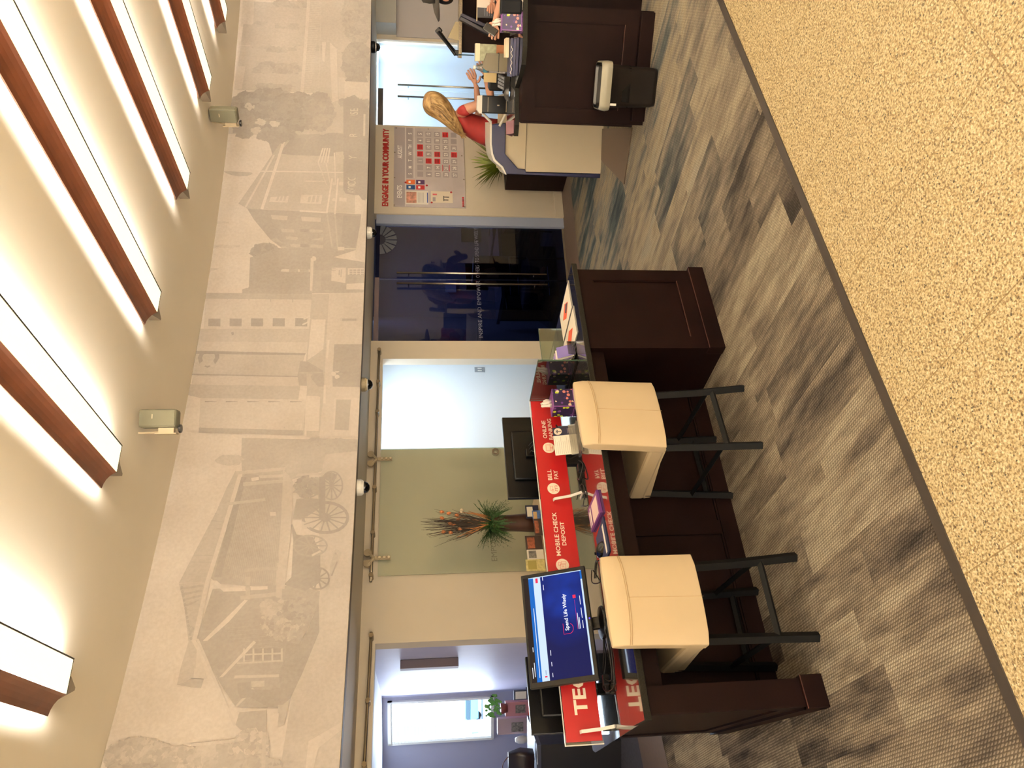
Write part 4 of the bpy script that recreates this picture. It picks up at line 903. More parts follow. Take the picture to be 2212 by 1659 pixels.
# ------------------------------------------------------------------ stools
M_LEA = mat('cream leatherette', (184, 166, 136), 0.5, var=0.02, vscale=6, spec=0.3)
M_SEAM = mat('stitched seam', (168, 142, 104), 0.6)
def make_stool():
    t = thing('bar_stool', '', 'stool')
    # back slip cover, bowed slightly
    b = MB(); W, T = .198, .042; nx, nz = 8, 8; grid = {}
    def yc(z): return -.262 - .034 * (z - .5) / .45
    def bow(u): return .012 * (1 - u * u)
    vs = []
    for side in (0, 1):
        for i in range(nx + 1):
            for j in range(nz + 1):
                u = -1 + 2 * i / nx; z = .512 + (.945 - .512) * j / nz
                edge = 1 - .35 * max(0, (abs(u) - .75) / .25) ** 2
                topr = 1 - .6 * max(0, (j / nz - .88) / .12) ** 2
                w = W * (1.0 + .035 * (1 - j / nz) ** 2) 
                y = yc(z) + (-1 if side == 0 else 1) * T * edge * topr - (bow(u) if side == 0 else bow(u) * .5)
                grid[side, i, j] = b.bm.verts.new((w * u, y, z - (.006 * abs(u) ** 4 if j == nz else 0) - (.003 * (1 - u * u) if j == 0 else 0)))
    for i in range(nx):
        for j in range(nz):
            b.bm.faces.new([grid[0, i, j], grid[0, i + 1, j], grid[0, i + 1, j + 1], grid[0, i, j + 1]]); b.bm.faces.new([grid[1, i, j], grid[1, i, j + 1], grid[1, i + 1, j + 1], grid[1, i + 1, j]])
    for i in range(nx):
        b.bm.faces.new([grid[0, i, nz], grid[0, i + 1, nz], grid[1, i + 1, nz], grid[1, i, nz]]); b.bm.faces.new([grid[0, i, 0], grid[1, i, 0], grid[1, i + 1, 0], grid[0, i + 1, 0]])
    for j in range(nz):
        b.bm.faces.new([grid[0, 0, j], grid[0, 0, j + 1], grid[1, 0, j + 1], grid[1, 0, j]]); b.bm.faces.new([grid[0, nx, j], grid[1, nx, j], grid[1, nx, j + 1], grid[0, nx, j + 1]])
    bk = b.build('backrest', M_LEA, t, smooth=True); md = bk.modifiers.new('b', 'BEVEL'); md.width = .006; md.segments = 2; md.limit_method = 'ANGLE'
    md = bk.modifiers.new('w', 'WEIGHTED_NORMAL')
    b = MB()
    for z0 in (.858, .866): b.tube([(W * u, yc(z0) - T * (1 - .35 * max(0, (abs(u) - .75) / .25) ** 2) - bow(u) - .0004, z0 - .012 * (1 - u * u)) for u in [-.99 + k * .198 for k in range(11)]], .0016, 5)
    b.tube([(0, yc(z) - T - bow(0) + .0004, z) for z in (.505, .6, .7, .78, .848)], .0012, 5)
    b.build('stitching', M_SEAM, bk, smooth=True)
    b = MB(); b.box((0, .005, .545), (.385, .50, .085), bevel=.016); b.prism([(-.24, .50), (-.12, .50), (.24, .47), (.25, .505), (-.24, .55)], -.188, .188, 'X'); b.build('seat', M_LEA, t, smooth=False)
    for sx_ in (-1, 1):
        b = MB(); b.tube([(sx_ * .165, -.225, .52), (sx_ * .172, -.238, .26), (sx_ * .184, -.262, 0)], [.0235] * 3, 4); b.build('leg', M_MATTE, t)
        b = MB(); b.tube([(sx_ * .168, .225, .50), (sx_ * .190, .235, 0)], [.0225] * 2, 4); b.build('leg', M_MATTE, t)
        b = MB(); b.tube([(sx_ * .176, -.245, .20), (sx_ * .182, .232, .235)], .015, 4); b.build('stretcher', M_MATTE, t)
    b = MB(); b.tube([(-.178, -.247, .175), (.178, -.247, .175)], .0165, 4); b.build('stretcher', M_MATTE, t)
    b = MB(); b.tube([(-.18, .235, .14), (.18, .235, .14)], .0165, 4); b.build('stretcher', M_MATTE, t)
    return t
def copy_tree(o, parent=None):
    c = o.copy(); COL.objects.link(c)
    if parent: c.parent = parent
    for ch in list(o.children): copy_tree(ch, c)
    return c
stool = make_stool(); stool2 = copy_tree(stool)
for o, (x, y), r, lab in ((stool, (1.415, .190), R_(3), 'cream bar stool on black legs in front of the tissue box and card holder'), (stool2, (.462, .178), R_(-1.5), 'cream bar stool on black legs in front of the lit monitor')):
    o.location = DW(x, y, 0); o.rotation_euler = (0, 0, DANG + r); o['label'] = lab; o['group'] = 'cream bar stools at the desk'

# ------------------------------------------------------------------ monitors
def monitor(name, label, x, y, z, w, h, rot, tilt, lit, grp=None, stand_h=.0):
    t = dthing('monitor', label, 'monitor', x, y, WZ, rot, grp)
    M = Matrix.Translation((0, 0, z - WZ)) @ Matrix.Rotation(-tilt, 4, 'X')
    def T(b): bmesh.ops.transform(b.bm, matrix=M, verts=b.bm.verts); return b
    b = MB(); b.b2(-w / 2, w / 2, 0, .028, 0, h, bevel=.004); T(b).build('housing', M_BLACK, t)
    b = MB(); b.b2(-w * .3, w * .3, .028, .05, h * .2, h * .8, bevel=.01); T(b).build('back_shell', M_BLACK, t)
    b = MB(); b.b2(-.03, .03, .05, .08, -.05, h * .45, bevel=.004); T(b); b.build('neck', M_BLACK, t)
    b = MB(); b.lathe([(.001, 0), (.085, 0), (.08, .008), (.03, .016), (.001, .018)], (0, .05, .0), 24); b.build('base', M_BLACK, t)
    return t, M
mt, MMx = monitor('m', 'black monitor with a dark blue web page saying Spend Life Wisely', .560, .458, .882, .578, .345, 0, R_(20), True)
sw, sh = .578, .345
def scr(u, v): return (-sw / 2 + u * sw, sh * (1 - v))
def sface(pts, off, m, name, par):
    b = MB(); b.poly([MMx @ Vector((scr(u, v)[0], -off, scr(u, v)[1])) for u, v in pts]); return b.build(name, m, par, fixn=False)
def srect(u0, u1, v0, v1, off, m, name, par): return sface([(u0, v1), (u1, v1), (u1, v0), (u0, v0)], off, m, name, par)
def em(name, c, s): return mat(name, (3, 3, 3), 0.2, spec=0.05, emit=c, es=s * .92)
MNV, nt, bs = nodes('screen navy picture'); g = nd(nt, 'ShaderNodeTexCoord'); no = nd(nt, 'ShaderNodeTexNoise'); no.inputs['Scale'].default_value = 7; nt.links.new(g.outputs['Object'], no.inputs['Vector'])
gr = nd(nt, 'ShaderNodeTexGradient', gradient_type='SPHERICAL'); mpn = nd(nt, 'ShaderNodeMapping'); mpn.inputs['Location'].default_value = (-.55, 0, -1.0); mpn.inputs['Scale'].default_value = (3.6, .1, 5.5); nt.links.new(g.outputs['Object'], mpn.inputs[0]); nt.links.new(mpn.outputs[0], gr.inputs[0])
f_ = math_(nt, 'MULTIPLY', math_(nt, 'MULTIPLY', gr.outputs[0], 1.2), no.outputs[0])
nt.links.new(ramp(nt, f_, [(0.0, (24, 30, 92)), (0.2, (20, 38, 122)), (0.5, (24, 62, 176))]), bs.inputs['Emission Color']); bs.inputs['Emission Strength'].default_value = 0.8; bs.inputs['Base Color'].default_value = (.001, .001, .002, 1); bs.inputs['Specular IOR Level'].default_value = 0.05; bs.inputs['Roughness'].default_value = 0.2
sc0 = srect(.045, .965, .035, .945, .0012, em('screen browser chrome', (44, 34, 32), 1.0), 'screen', mt)
srect(.045, .962, .115, .19, .0018, em('screen blue', (24, 108, 202), 1.0), 'page_band', sc0); srect(.045, .962, .19, .30, .0018, em('screen white', (206, 226, 250), 1.1), 'page_header', sc0)
srect(.045, .962, .30, .915, .0018, MNV, 'page_picture', sc0); srect(.045, .88, .915, .94, .0018, em('screen white', (206, 226, 250), 1.1), 'task_bar', sc0); srect(.88, .962, .915, .94, .0018, em('screen blue', (24, 108, 202), 1.0), 'task_bar', sc0)
srect(.955, .962, .115, .93, .0022, em('screen white', (206, 226, 250), 1.1), 'scroll_bar', sc0)
def onscr(u, v, off=.0026): return lambda x, y: MMx @ Vector((scr(u, v)[0] + x, -off, scr(u, v)[1] + y))
M_TXW = em('screen text white', (240, 244, 255), 1.1); M_TXR = em('screen text red', (232, 50, 84), 1.1)
text_obj('lettering', 'Spend Life Wisely', .026, M_TXW, sc0, onscr(.44, .655), .02)
srect(.905, .95, .225, .262, .0024, M_TXR, 'button', sc0); srect(.715, .745, .765, .81, .0024, M_TXR, 'button', sc0)
srect(.075, .088, .235, .27, .0024, M_TXR, 'logo', sc0); srect(.095, .135, .25, .258, .0024, em('screen text grey', (120, 140, 170), 1), 'logo_text', sc0)
b = MB()
lp_ = [(.505, .575)] + [(.412, .575), (.412, .66)] + [(.412 + .045 * (1 - math.cos(k * math.pi / 8)), .66 + .062 * math.sin(k * math.pi / 8)) for k in range(1, 8)]
b.tube([MMx @ Vector((scr(u, v)[0], -.0028, scr(u, v)[1])) for u, v in lp_], .0011, 5); b.build('logo_outline', M_TXR, sc0)
for (u, v, w, n_) in ((.07, .345, .035, 1), (.16, .345, .035, 1), (.25, .345, .045, 1), (.83, .335, .05, 1), (.92, .335, .035, 1), (.44, .80, .14, 1), (.44, .82, .10, 1), (.44, .865, .07, 1), (.53, .865, .09, 1), (.65, .865, .08, 1), (.08, .06, .09, 1), (.09, .09, .12, 1), (.30, .09, .04, 1), (.08, .155, .60, 1)):
    srect(u, u + w, v, v + .009, .0026, M_TXW, 'text_line', sc0)
srect(.44, .70, .785, .788, .0026, M_TXR, 'text_line', sc0)
b = MB(); b.poly([MMx @ Vector((x_, -.0012, z_)) for x_, z_ in ((.006, .006), (.014, .006), (.014, .012), (.006, .012))]); b.build('power_light', em('power led', (70, 50, 255), 3), mt, fixn=False)
text_obj('lettering', 'ViewSonic', .009, mat('bezel grey print', (90, 90, 96), 0.5), mt, (lambda x, y: MMx @ Vector((-.03 + x, -.0013, .007 + y))))
mf, _ = monitor('m', 'black monitor seen from behind above the red banner between white doorway and vase', 1.86, 1.10, .93, .61, .245, 0, 0, False)
mf.rotation_euler = (0, 0, DANG + math.pi)
b = MB(); b.b2(-.09, .09, .028, .07, .02, .17, bevel=.006); b.build('mini_computer', M_MATTE, mf)
b = MB()
for k in range(3): b.tube([(-.05 + .03 * k, .08, .2), (-.12 + .06 * k, .10, .13 + .03 * k), (-.04 + .05 * k, .085, .06), (.1 - .04 * k, .09, .0)], .003, 6)
b.build('cables', M_CABLE, mf, smooth=True)
b = MB(); b.tube([(-.20, .03, .16), (.19, .034, .13)], .004, 6); b.build('vent_ridge', mat('dark grey ridge', (44, 44, 46), 0.4), mf)
m3, _ = monitor('m', 'wide black monitor back standing behind the word TECH on the banner', .335, .99, .865, .40, .30, 0, 0, False)
m3.rotation_euler = (0, 0, DANG + math.pi)

# ------------------------------------------------------------------ things on the desk
MTB, nt, bs = nodes('tissue box print')
tc = nd(nt, 'ShaderNodeTexCoord'); v = nd(nt, 'ShaderNodeTexVoronoi'); v.inputs['Scale'].default_value = 42; nt.links.new(tc.outputs['Object'], v.inputs['Vector'])
sc2 = nd(nt, 'ShaderNodeSeparateColor'); nt.links.new(v.outputs['Color'], sc2.inputs[0])
cA = ramp(nt, sc2.outputs[0], [(0, (34, 22, 58)), (.30, (110, 66, 140)), (.45, (186, 206, 44)), (.62, (34, 22, 58)), (.75, (214, 130, 120)), (.85, (226, 206, 170)), (.93, (60, 36, 90))], 'CONSTANT')
blob = math_(nt, 'LESS_THAN', v.outputs['Distance'], .45)
nt.links.new(mixc(nt, blob, srgb((40, 24, 66)), cA), bs.inputs['Base Color']); bs.inputs['Roughness'].default_value = .45
M_PURP = mat('purple card', (128, 74, 148), 0.45)
def tissue_box(label, loc, rot, w=.125, d=.115, h=.125):
    t = thing('tissue_box', label, 'tissue box', loc, rot)
    b = MB(); b.b2(-w / 2, w / 2, -d / 2, d / 2, 0, h, bevel=.002); b.build('box', MTB, t)
    b = MB(); b.b2(-w / 2 - .001, w / 2 + .001, -d / 2 - .001, d / 2 + .001, h, h + .002); b.b2(-w / 2 - .001, -w / 2 + .004, -d / 2 - .001, -d / 2 + .004, 0, h); b.b2(-w / 2 - .0012, w / 2 + .0012, -d / 2 - .0012, d / 2 + .0012, 0, .004); b.build('lid', M_PURP, t)
    b = MB(); n = 9
    vv = [[b.bm.verts.new((-.03 + .06 * i / n * (1 - .15 * j) + .008 * math.sin(i * 2 + j), .012 * math.sin(i * 1.7 + j * .8), h + .0 + j * .020 + .007 * math.sin(i * 1.3) * j * .5)) for j in range(4)] for i in range(n + 1)]
    for i in range(n):
        for j in range(3): b.bm.faces.new((vv[i][j], vv[i + 1][j], vv[i + 1][j + 1], vv[i][j + 1]))
    o = b.build('tissue', M_PAPER, t, smooth=True, fixn=False); md = o.modifiers.new('s', 'SOLIDIFY'); md.thickness = .0015
    return t
tissue_box('purple patterned tissue box on the granite desk behind the far cream stool', DW(1.88, .47, WZ + .001), DANG)
# card holder with price card
t = dthing('card_holder', 'clear acrylic holder with a white and navy card in front of ONLINE BANKING', 'card holder', 1.615, .44, WZ, 0)
b = MB(); b.prism([(-.03, 0), (.05, 0), (.05, .004), (.012, .006), (.022, .05), (.018, .05), (.004, .012), (-.02, .010), (-.03, .014)], -.10, .10, 'X'); b.build('base', glass('holder acrylic', (226, 228, 224), .16, .05, haze=.25, hazecol=(200, 198, 190)), t)
Mc = Matrix.Translation((0, .012, .008)) @ Matrix.Rotation(R_(-10), 4, 'X')
def card_rect(par, name, x0, x1, z0, z1, off, m):
    b = MB(); b.poly([Mc @ Vector((x, -off, z)) for x, z in ((x0, z0), (x1, z0), (x1, z1), (x0, z1))]); return b.build(name, m, par, fixn=False)
cd = card_rect(t, 'card', -.095, .035, .0, .135, .001, M_PAPER); M_NAVY = mat('navy print', (24, 28, 58), 0.45)
nv = card_rect(t, 'navy_panel', .035, .092, 0, .135, .001, M_NAVY)
b = MB(); b.poly([Mc @ Vector((.063 + .023 * math.cos(i * .2618), -.0016, .105 + .023 * math.sin(i * .2618))) for i in range(24)]); b.build('tree_emblem_disc', M_CREAMT, nv, fixn=False)
b = MB()
b.poly([Mc @ Vector(p) for p in ((.061, -.0021, .086), (.065, -.0021, .086), (.065, -.0021, .106), (.061, -.0021, .106))])
for k in range(7):
    a = R_(20 + k * 23); b.poly([Mc @ Vector((.063 + .004 * math.cos(a + .5), -.0021, .104 + .004 * math.sin(a + .5))), Mc @ Vector((.063 + .018 * math.cos(a), -.0021, .104 + .018 * math.sin(a))), Mc @ Vector((.063 + .004 * math.cos(a - .5), -.0021, .104 + .004 * math.sin(a - .5)))])
b.build('tree_emblem', M_NAVY, nv, fixn=False)
b = MB()
for k in range(11): b.poly([Mc @ Vector(p) for p in ((-.088, -.0016, .016 + k * .011), (-.088 + .095 + .02 * math.sin(k * 2), -.0016, .016 + k * .011), (-.088 + .095 + .02 * math.sin(k * 2), -.0016, .0172 + k * .011), (-.088, -.0016, .0172 + k * .011))])
b.build('printed_lines', mat('grey small print', (150, 136, 128), 0.7), cd, fixn=False)
b = MB()
for k in range(5): b.poly([Mc @ Vector(p) for p in ((.045, -.0016, .02 + k * .007), (.08, -.0016, .02 + k * .007), (.08, -.0016, .0212 + k * .007), (.045, -.0016, .0212 + k * .007))])
b.build('printed_lines', mat('pale small print', (190, 170, 170), 0.7), nv, fixn=False)
# booklets and pads lying on the granite
def slab(name, label, cat, pts, z0, z1, m, extras=()):
    c = sum((Vector(p) for p in pts), Vector((0, 0))) / len(pts)
    t = dthing(name, label, cat, c.x, c.y, z0); b = MB(); b.prism([(p[0] - c.x, p[1] - c.y) for p in pts], 0, z1 - z0); b.build('cover', m, t)
    for nm, q, mm in extras:
        b = MB(); b.prism([(p[0] - c.x, p[1] - c.y) for p in q], z1 - z0 + .0003, z1 - z0 + .0012); b.build(nm, mm, t)
    return t
slab('booklet', 'purple booklet with a pale cover lying flat near the middle of the desk', 'booklet', [(1.147, .18), (1.150, .42), (1.012, .41), (1.006, .155)], WZ, WZ + .012, mat('booklet purple', (104, 52, 120), 0.4),
     [('pale_label', [(1.125, .20), (1.128, .33), (1.02, .32), (1.02, .19)], mat('pale pink paper', (226, 204, 196), 0.6)), ('title_strip', [(1.13, .355), (1.13, .375), (1.03, .37), (1.03, .35)], M_PAPER), ('title_strip', [(1.12, .388), (1.12, .398), (1.03, .395), (1.03, .385)], M_PAPER)])
slab('mouse_pad', 'navy mouse pad with white writing and a pale strip, left of the purple booklet', 'mouse pad', [(.985, .155), (.955, .36), (.76, .35), (.79, .13)], WZ, WZ + .004, mat('pad navy', (34, 42, 78), 0.7),
     [('pale_strip', [(.955, .18), (.95, .205), (.80, .19), (.80, .165)], M_PAPER)])
t = dthing('computer_mouse', 'glossy black computer mouse on the navy pad behind the near cream stool', 'computer mouse', .855, .275, WZ + .0045, R_(15))
b = MB(); b.ball((0, 0, .0), .05, (.62, 1.15, .62), 20); [bmesh.ops.delete(b.bm, geom=[v for v in b.bm.verts if v.co.z < -.001], context='VERTS')]; b.build('shell', mat('gloss black', (8, 8, 9), 0.12), t, smooth=True)
b = MB(); b.tube([(0, .02, .031), (0, .035, .0275)], .004, 8); b.build('wheel', M_MATTE, t)
# brochures at the right end
for k, (x0, y0, x1, y1, lab, blk) in enumerate(((2.13, .10, 2.33, .48, 'white flyer with an orange diamond shape, nearest the acrylic pocket', 0), (2.35, .13, 2.56, .47, 'white flyer with a dark and orange picture at the right end of the desk', 1))):
    t = dthing('flyer', lab, 'flyer', (x0 + x1) / 2, (y0 + y1) / 2, WZ + .0005, 0, 'flyers on the right end of the desk')
    w, h = (x1 - x0) / 2, (y1 - y0) / 2
    b = MB(); b.b2(-w, w, -h, h, 0, .002); b.build('sheet', M_PAPER, t)
    b = MB(); cx0 = 0.0; b.prism([(-w * .55, 0), (0, -h * .55), (w * .55, 0), (0, h * .55)], .0022, .0028); b.build('picture', mat('flyer orange', (232, 92, 52), 0.5), t)
    if blk: b = MB(); b.prism([(-w * .3, -.02), (0, -h * .5), (w * .35, -.02), (0, h * .1)], .003, .0034); b.build('picture', mat('flyer dark', (70, 50, 60), 0.5), t)
    b = MB(); b.b2(-w, w, -h, -h + .006, .0022, .0028); b.b2(w - .006, w, -h, h, .0022, .0028); b.build('edge_line', M_NAVY, t)
t = dthing('leaflet_pocket', 'clear acrylic pocket fanned with purple and white leaflets beside the glass divider', 'leaflet holder', 2.085, .27, WZ)
b = MB(); b.prism([(-.08, 0), (.06, 0), (.085, .10), (.08, .10), (.056, .006), (-.07, .006), (-.075, .05), (-.08, .05)], -.045, .045, 'X'); b.build('pocket', M_ACR, t)
for k in range(5):
    b = MB(); b.box((0.0, -.045 + .022 * k, .055 + .004 * k), (.08, .002, .11), rot=(R_(-24 - 4 * k), 0, R_(3 * k))); b.build('leaflet', (mat('leaflet violet', (110, 96, 160), .5), M_PAPER, mat('leaflet mauve', (160, 140, 180), .5))[k % 3], t)
# cables, adapters
def cable(label, pts, r, grp='loose cables on the granite desk', adp=None):
    p0 = Vector(pts[0]); t = dthing('cable', label, 'cable', p0.x, p0.y, WZ, 0, grp)
    P = [Vector((p[0] - p0.x, p[1] - p0.y, p[2] - WZ + r)) for p in pts]
    Q = []
    for i in range(len(P) - 1):
        a0, a1, a2, a3 = P[max(i - 1, 0)], P[i], P[i + 1], P[min(i + 2, len(P) - 1)]
        for k in range(6):
            s = k / 6; Q.append(.5 * ((2 * a1) + (-a0 + a2) * s + (2 * a0 - 5 * a1 + 4 * a2 - a3) * s * s + (-a0 + 3 * a1 - 3 * a2 + a3) * s ** 3))
    Q.append(P[-1]); b = MB(); b.tube(Q, r, 6); b.build('lead', M_CABLE, t, smooth=True)
    if adp:
        b = MB(); b.box((adp[0] - p0.x, adp[1] - p0.y, adp[3] / 2 + .001), (adp[2], adp[2] * .6, adp[3]), bevel=.004); b.build('plug', M_BLACK, t)
    return t
z = WZ
cable('bundle of looped black monitor cables hanging left of the near stool', [(.60, .50, z + .005), (.52, .45, z), (.36, .43, z), (.27, .47, z), (.31, .53, z + .02), (.45, .53, z), (.60, .48, z)], .0026, adp=(.285, .53, .05, .03))
cable('outer black cable loop with a plug left of the near stool', [(.62, .47, z), (.5, .40, z), (.34, .39, z), (.23, .45, z), (.25, .54, z + .03), (.38, .50, z + .006), (.55, .53, z)], .0024, adp=(.245, .55, .04, .02))
cable('black cable coiled under the lit monitor right corner', [(.80, .52, z), (.86, .45, z), (.82, .36, z + .01), (.74, .40, z), (.77, .50, z + .02), (.86, .56, z)], .003)
cable('black cable looping between the acrylic foot and the card holder', [(1.50, .50, z), (1.43, .42, z), (1.36, .46, z + .02), (1.41, .55, z + .01), (1.31, .52, z), (1.26, .44, z)], .0035, adp=(1.445, .49, .05, .018))
cable('curling black cable beside the bent acrylic foot', [(1.26, .60, z), (1.22, .50, z + .01), (1.30, .46, z), (1.36, .53, z), (1.30, .60, z + .02)], .0028)
t = dthing('signature_pad', 'small grey blue box with a black stylus behind the tissue box and card', 'signature pad', 1.72, .575, WZ)
b = MB(); b.box((0, 0, .045), (.10, .05, .09), bevel=.004); b.build('case', mat('slate case', (96, 104, 112), 0.4), t)
b = MB(); b.tube([(.05, -.03, .10), (-.04, -.035, .075)], .005, 8); b.build('stylus', M_BLACK, t)

# ------------------------------------------------------------------ sideboard, vase, cards behind the desk
def wthing(name, label, cat, s, r, z, grp=None): return thing(name, label, cat, wp(s, r, z), wang(s), grp)
t = wthing('sideboard', 'low pale sideboard against the frosted glass door, mostly hidden by the desk', 'sideboard', (pxcyl(1172, 1090, RW - .6)[0] + pxcyl(1172, 1228, RW - .6)[0]) / 2, RW - .42, 0)
b = MB(); b.b2(-.56, .50, -.17, .17, .0, .66, bevel=.004); b.build('body', mat('pale sideboard', (196, 172, 138), 0.5), t)
b = MB(); b.b2(-.58, .52, -.19, .19, .66, .70, bevel=.004); b.build('top', mat('sideboard top', (214, 188, 148), 0.4), t)
vz = .705
vs_ = pxcyl(1100, 1130, RW - .42)[0]
t = wthing('dried_flower_vase', 'tall brown metal vase of dried stems and green fern by the frosted door', 'vase', vs_, RW - .42, vz)
b = MB(); b.lathe([(.001, 0), (.085, 0), (.080, .10), (.072, .22), (.070, .33), (.078, .39), (.070, .392), (.062, .33), (.001, .33)], seg=28); b.build('vase', mat('bronze vase', (74, 48, 38), 0.32, metal=0.4, var=.4, vscale=6), t, smooth=True)
rd = random.Random(11)
b = MB()
for k in range(300):                               # fern
    a = rd.uniform(0, 6.28); L = rd.uniform(.08, .21); up = rd.uniform(-.5, .8); r0 = .03
    P = []
    for i in range(5):
        s = i / 4; P.append(Vector((math.cos(a) * (r0 + L * s), math.sin(a) * (r0 + L * s) * .7, .385 + .07 * s + up * L * s * .9 - .09 * s * s * (1.3 - up))))
    for i in range(4):
        w = .009 * (1 - i / 4.5); n = Vector((-math.sin(a), math.cos(a), .3)) * w; b.poly([P[i] - n, P[i + 1] - n * .7, P[i + 1] + n * .7, P[i] + n])
        for sgn in (-1, 1):
            q = P[i] * .5 + P[i + 1] * .5; d = (Vector((math.cos(a), math.sin(a), .2)) + Vector((-math.sin(a), math.cos(a), 0)) * sgn * 1.2).normalized() * .03 * (1 - i / 6)
            b.poly([q, q + d * .6 + Vector((0, 0, .004)), q + d])
b.build('fern', M_LEAF, t, fixn=False)
b = MB()
for k in range(120):                                # twigs
    a = rd.uniform(0, 6.28); sp = rd.uniform(.02, .16); H = rd.uniform(.30, .66); P = [Vector((math.cos(a) * .02, math.sin(a) * .02, .36))]
    for i in range(1, 5): s = i / 4; P.append(Vector((math.cos(a) * sp * s + rd.uniform(-.012, .012) - .03 * s * (k % 3 == 0), math.sin(a) * sp * s * .6, .36 + H * s)))
    b.tube(P, [.0045, .004, .003, .002, .001], 4, cap=False)
b.build('twigs', mat('dark twig', (66, 54, 44), 0.8), t, fixn=False)
b = MB()
for k in range(9):                                 # broad dried stalks
    a = -1.3 + k * .33; H = rd.uniform(.16, .34); x0 = math.sin(a) * .03; P = [Vector((x0 + math.sin(a) * .11 * s + .02 * math.sin(k + s * 3), -.02, .40 + H * s)) for s in (0, .35, .7, 1)]
    b.tube(P, [.008, .011, .009, .004], 6, flat=.35)
b.build('dried_stalks', mat('tan husk', (176, 120, 70), 0.7, var=.25, vscale=20), t, smooth=True, fixn=False)
pod = mat('orange seed pod', (190, 116, 66), 0.6)
for (dx, dz) in ((.115, .93), (.10, .87), (.055, .93), (-.075, .92), (-.085, .86), (-.01, .83), (.08, .80), (-.055, .78), (.035, .79), (.0, .86)):
    dz -= .10
    b = MB(); b.tube([(dx * .2, -.01, .42), (dx * .7, -.015, .40 + (dz - .4) * .6), (dx, -.02, dz)], .0012, 4); st = b.build('pod_stem', mat('dark twig', (66, 54, 44), 0.8), t)
    b = MB(); b.lathe([(.001, -.02), (.010, -.012), (.015, 0), (.013, .014), (.004, .022), (.001, .022)], (dx, -.02, dz), 10, Matrix.Rotation(rd.uniform(-.4, .4), 4, 'Y')); b.build('seed_pod', pod, st, smooth=True)
b = MB(); b.lathe([(.001, -.02), (.016, -.014), (.024, 0), (.016, .012), (.001, .016)], (.115, -.03, .66), 12); b.build('pale_blossom', mat('pale blossom', (206, 190, 160), 0.8), t, smooth=True)
def small_card(s, w, z0, z1, lab, m1, m2, dr=0.0, txt=None):
    t = wthing('leaflet', lab, 'leaflet', s, RW - .60 + dr, z0, 'leaflets fanned in front of the vase')
    b = MB(); b.b2(-w / 2, w / 2, -.003, .003, 0, z1 - z0); b.build('card', m1, t)
    b = MB(); b.b2(-w * .38, w * .38, -.0045, -.0032, (z1 - z0) * .45, (z1 - z0) * .9); b.build('picture', m2, t)
zz = .705
M_PIC1 = mat('brown photo print', (150, 84, 56), .5, var=.6, vscale=40); M_PIC2 = mat('grey photo print', (120, 116, 110), .5, var=.7, vscale=40); M_PIC3 = mat('blue photo print', (74, 110, 170), .5, var=.5, vscale=30); M_YEL = mat('yellow map print', (216, 204, 140), .6, var=.2, vscale=50)
def pxs(y0, y1): a, c = pxcyl(1150, y0, RW - .6)[0], pxcyl(1150, y1, RW - .6)[0]; return (a + c) / 2, abs(a - c)
for y0, y1, x0, dr, lab, m1, m2 in ((1085, 1112, 1137, .06, 'navy leaflet with white script right of the vase foot', M_NAVY, M_PAPER), (1106, 1132, 1150, -.02, 'blue and tan leaflet overlapping the vase foot', M_PIC3, mat('sand print', (206, 170, 120), .5)),
    (1128, 1162, 1152, -.05, 'brown and black leaflet in front of the vase foot', mat('dark brown print', (64, 46, 40), .5), M_PIC1), (1151, 1181, 1137, .06, 'leaflet with a brown family photo left of the vase', mat('dark brown print', (64, 46, 40), .5), M_PIC1),
    (1182, 1202, 1140, .05, 'grey and white photo leaflet, third from the vase to the left', M_PAPER, M_PIC2), (1203, 1227, 1138, .05, 'yellow map leaflet at the left end of the row', M_YEL, mat('olive map ink', (176, 164, 90), .6))):
    sm, w = pxs(y0, y1); small_card(sm, w, zz, pxcyl(x0, (y0 + y1) / 2, RW - .6)[1], lab, m1, m2, dr)

# ------------------------------------------------------------------ events calendar and red wall words
BS0, BS1, BZ0, BZ1 = -6.465, -5.335, 1.165, 2.003
bw = (BS1 - BS0) / 2; bh = BZ1 - BZ0
cal = wthing('calendar_board', 'grey events calendar board for August with red date squares on the beige wall', 'calendar', (BS0 + BS1) / 2, RW - .002, BZ0)
MBD, nt, bs = nodes('board print grey'); tc = nd(nt, 'ShaderNodeTexCoord'); no = nd(nt, 'ShaderNodeTexNoise'); no.inputs['Scale'].default_value = 3; no.inputs['Detail'].default_value = 6; nt.links.new(tc.outputs['Object'], no.inputs['Vector'])
nt.links.new(ramp(nt, no.outputs[0], [(.3, (176, 166, 166)), (.7, (206, 196, 194))]), bs.inputs['Base Color']); bs.inputs['Roughness'].default_value = .4
b = MB(); b.b2(-bw, bw, -.022, 0, 0, bh, bevel=.002); b.build('board', MBD, cal)
def BP(u, v, off=.0225): return Vector((-bw + 2 * bw * u, -off, bh * (1 - v)))
def brect(u0, u1, v0, v1, m, name, par=cal, off=.0228):
    b = MB(); b.poly([BP(u0, v1, off), BP(u1, v1, off), BP(u1, v0, off), BP(u0, v0, off)]); return b.build(name, m, par, fixn=False)
def btxt(s, u, v, sz, m, par=cal, align='CENTER', off=.0236, sx=.8, bold=.015):
    p = BP(u, v, off); return text_obj('lettering', s, sz, m, par, lambda x, y: (p.x + x, p.y, p.z + y), bold, align, sx)
M_BG1 = mat('board cell grey', (160, 150, 150), .5); M_BG2 = mat('board band grey', (168, 158, 160), .5); M_BW = mat('board white', (250, 246, 240), .5)
brect(0.006, .994, .006, .155, M_BG2, 'title_band'); brect(.35, .994, .175, .265, M_BG1, 'weekday_band')
brect(.0, 1, .158, .161, M_BW, 'rule_line'); brect(.35, 1, .285, .288, M_BW, 'rule_line')
btxt('EVENTS', .18, .115, .082, M_BW, sx=.62); btxt('AUGUST', .68, .115, .078, M_BW, sx=.62)
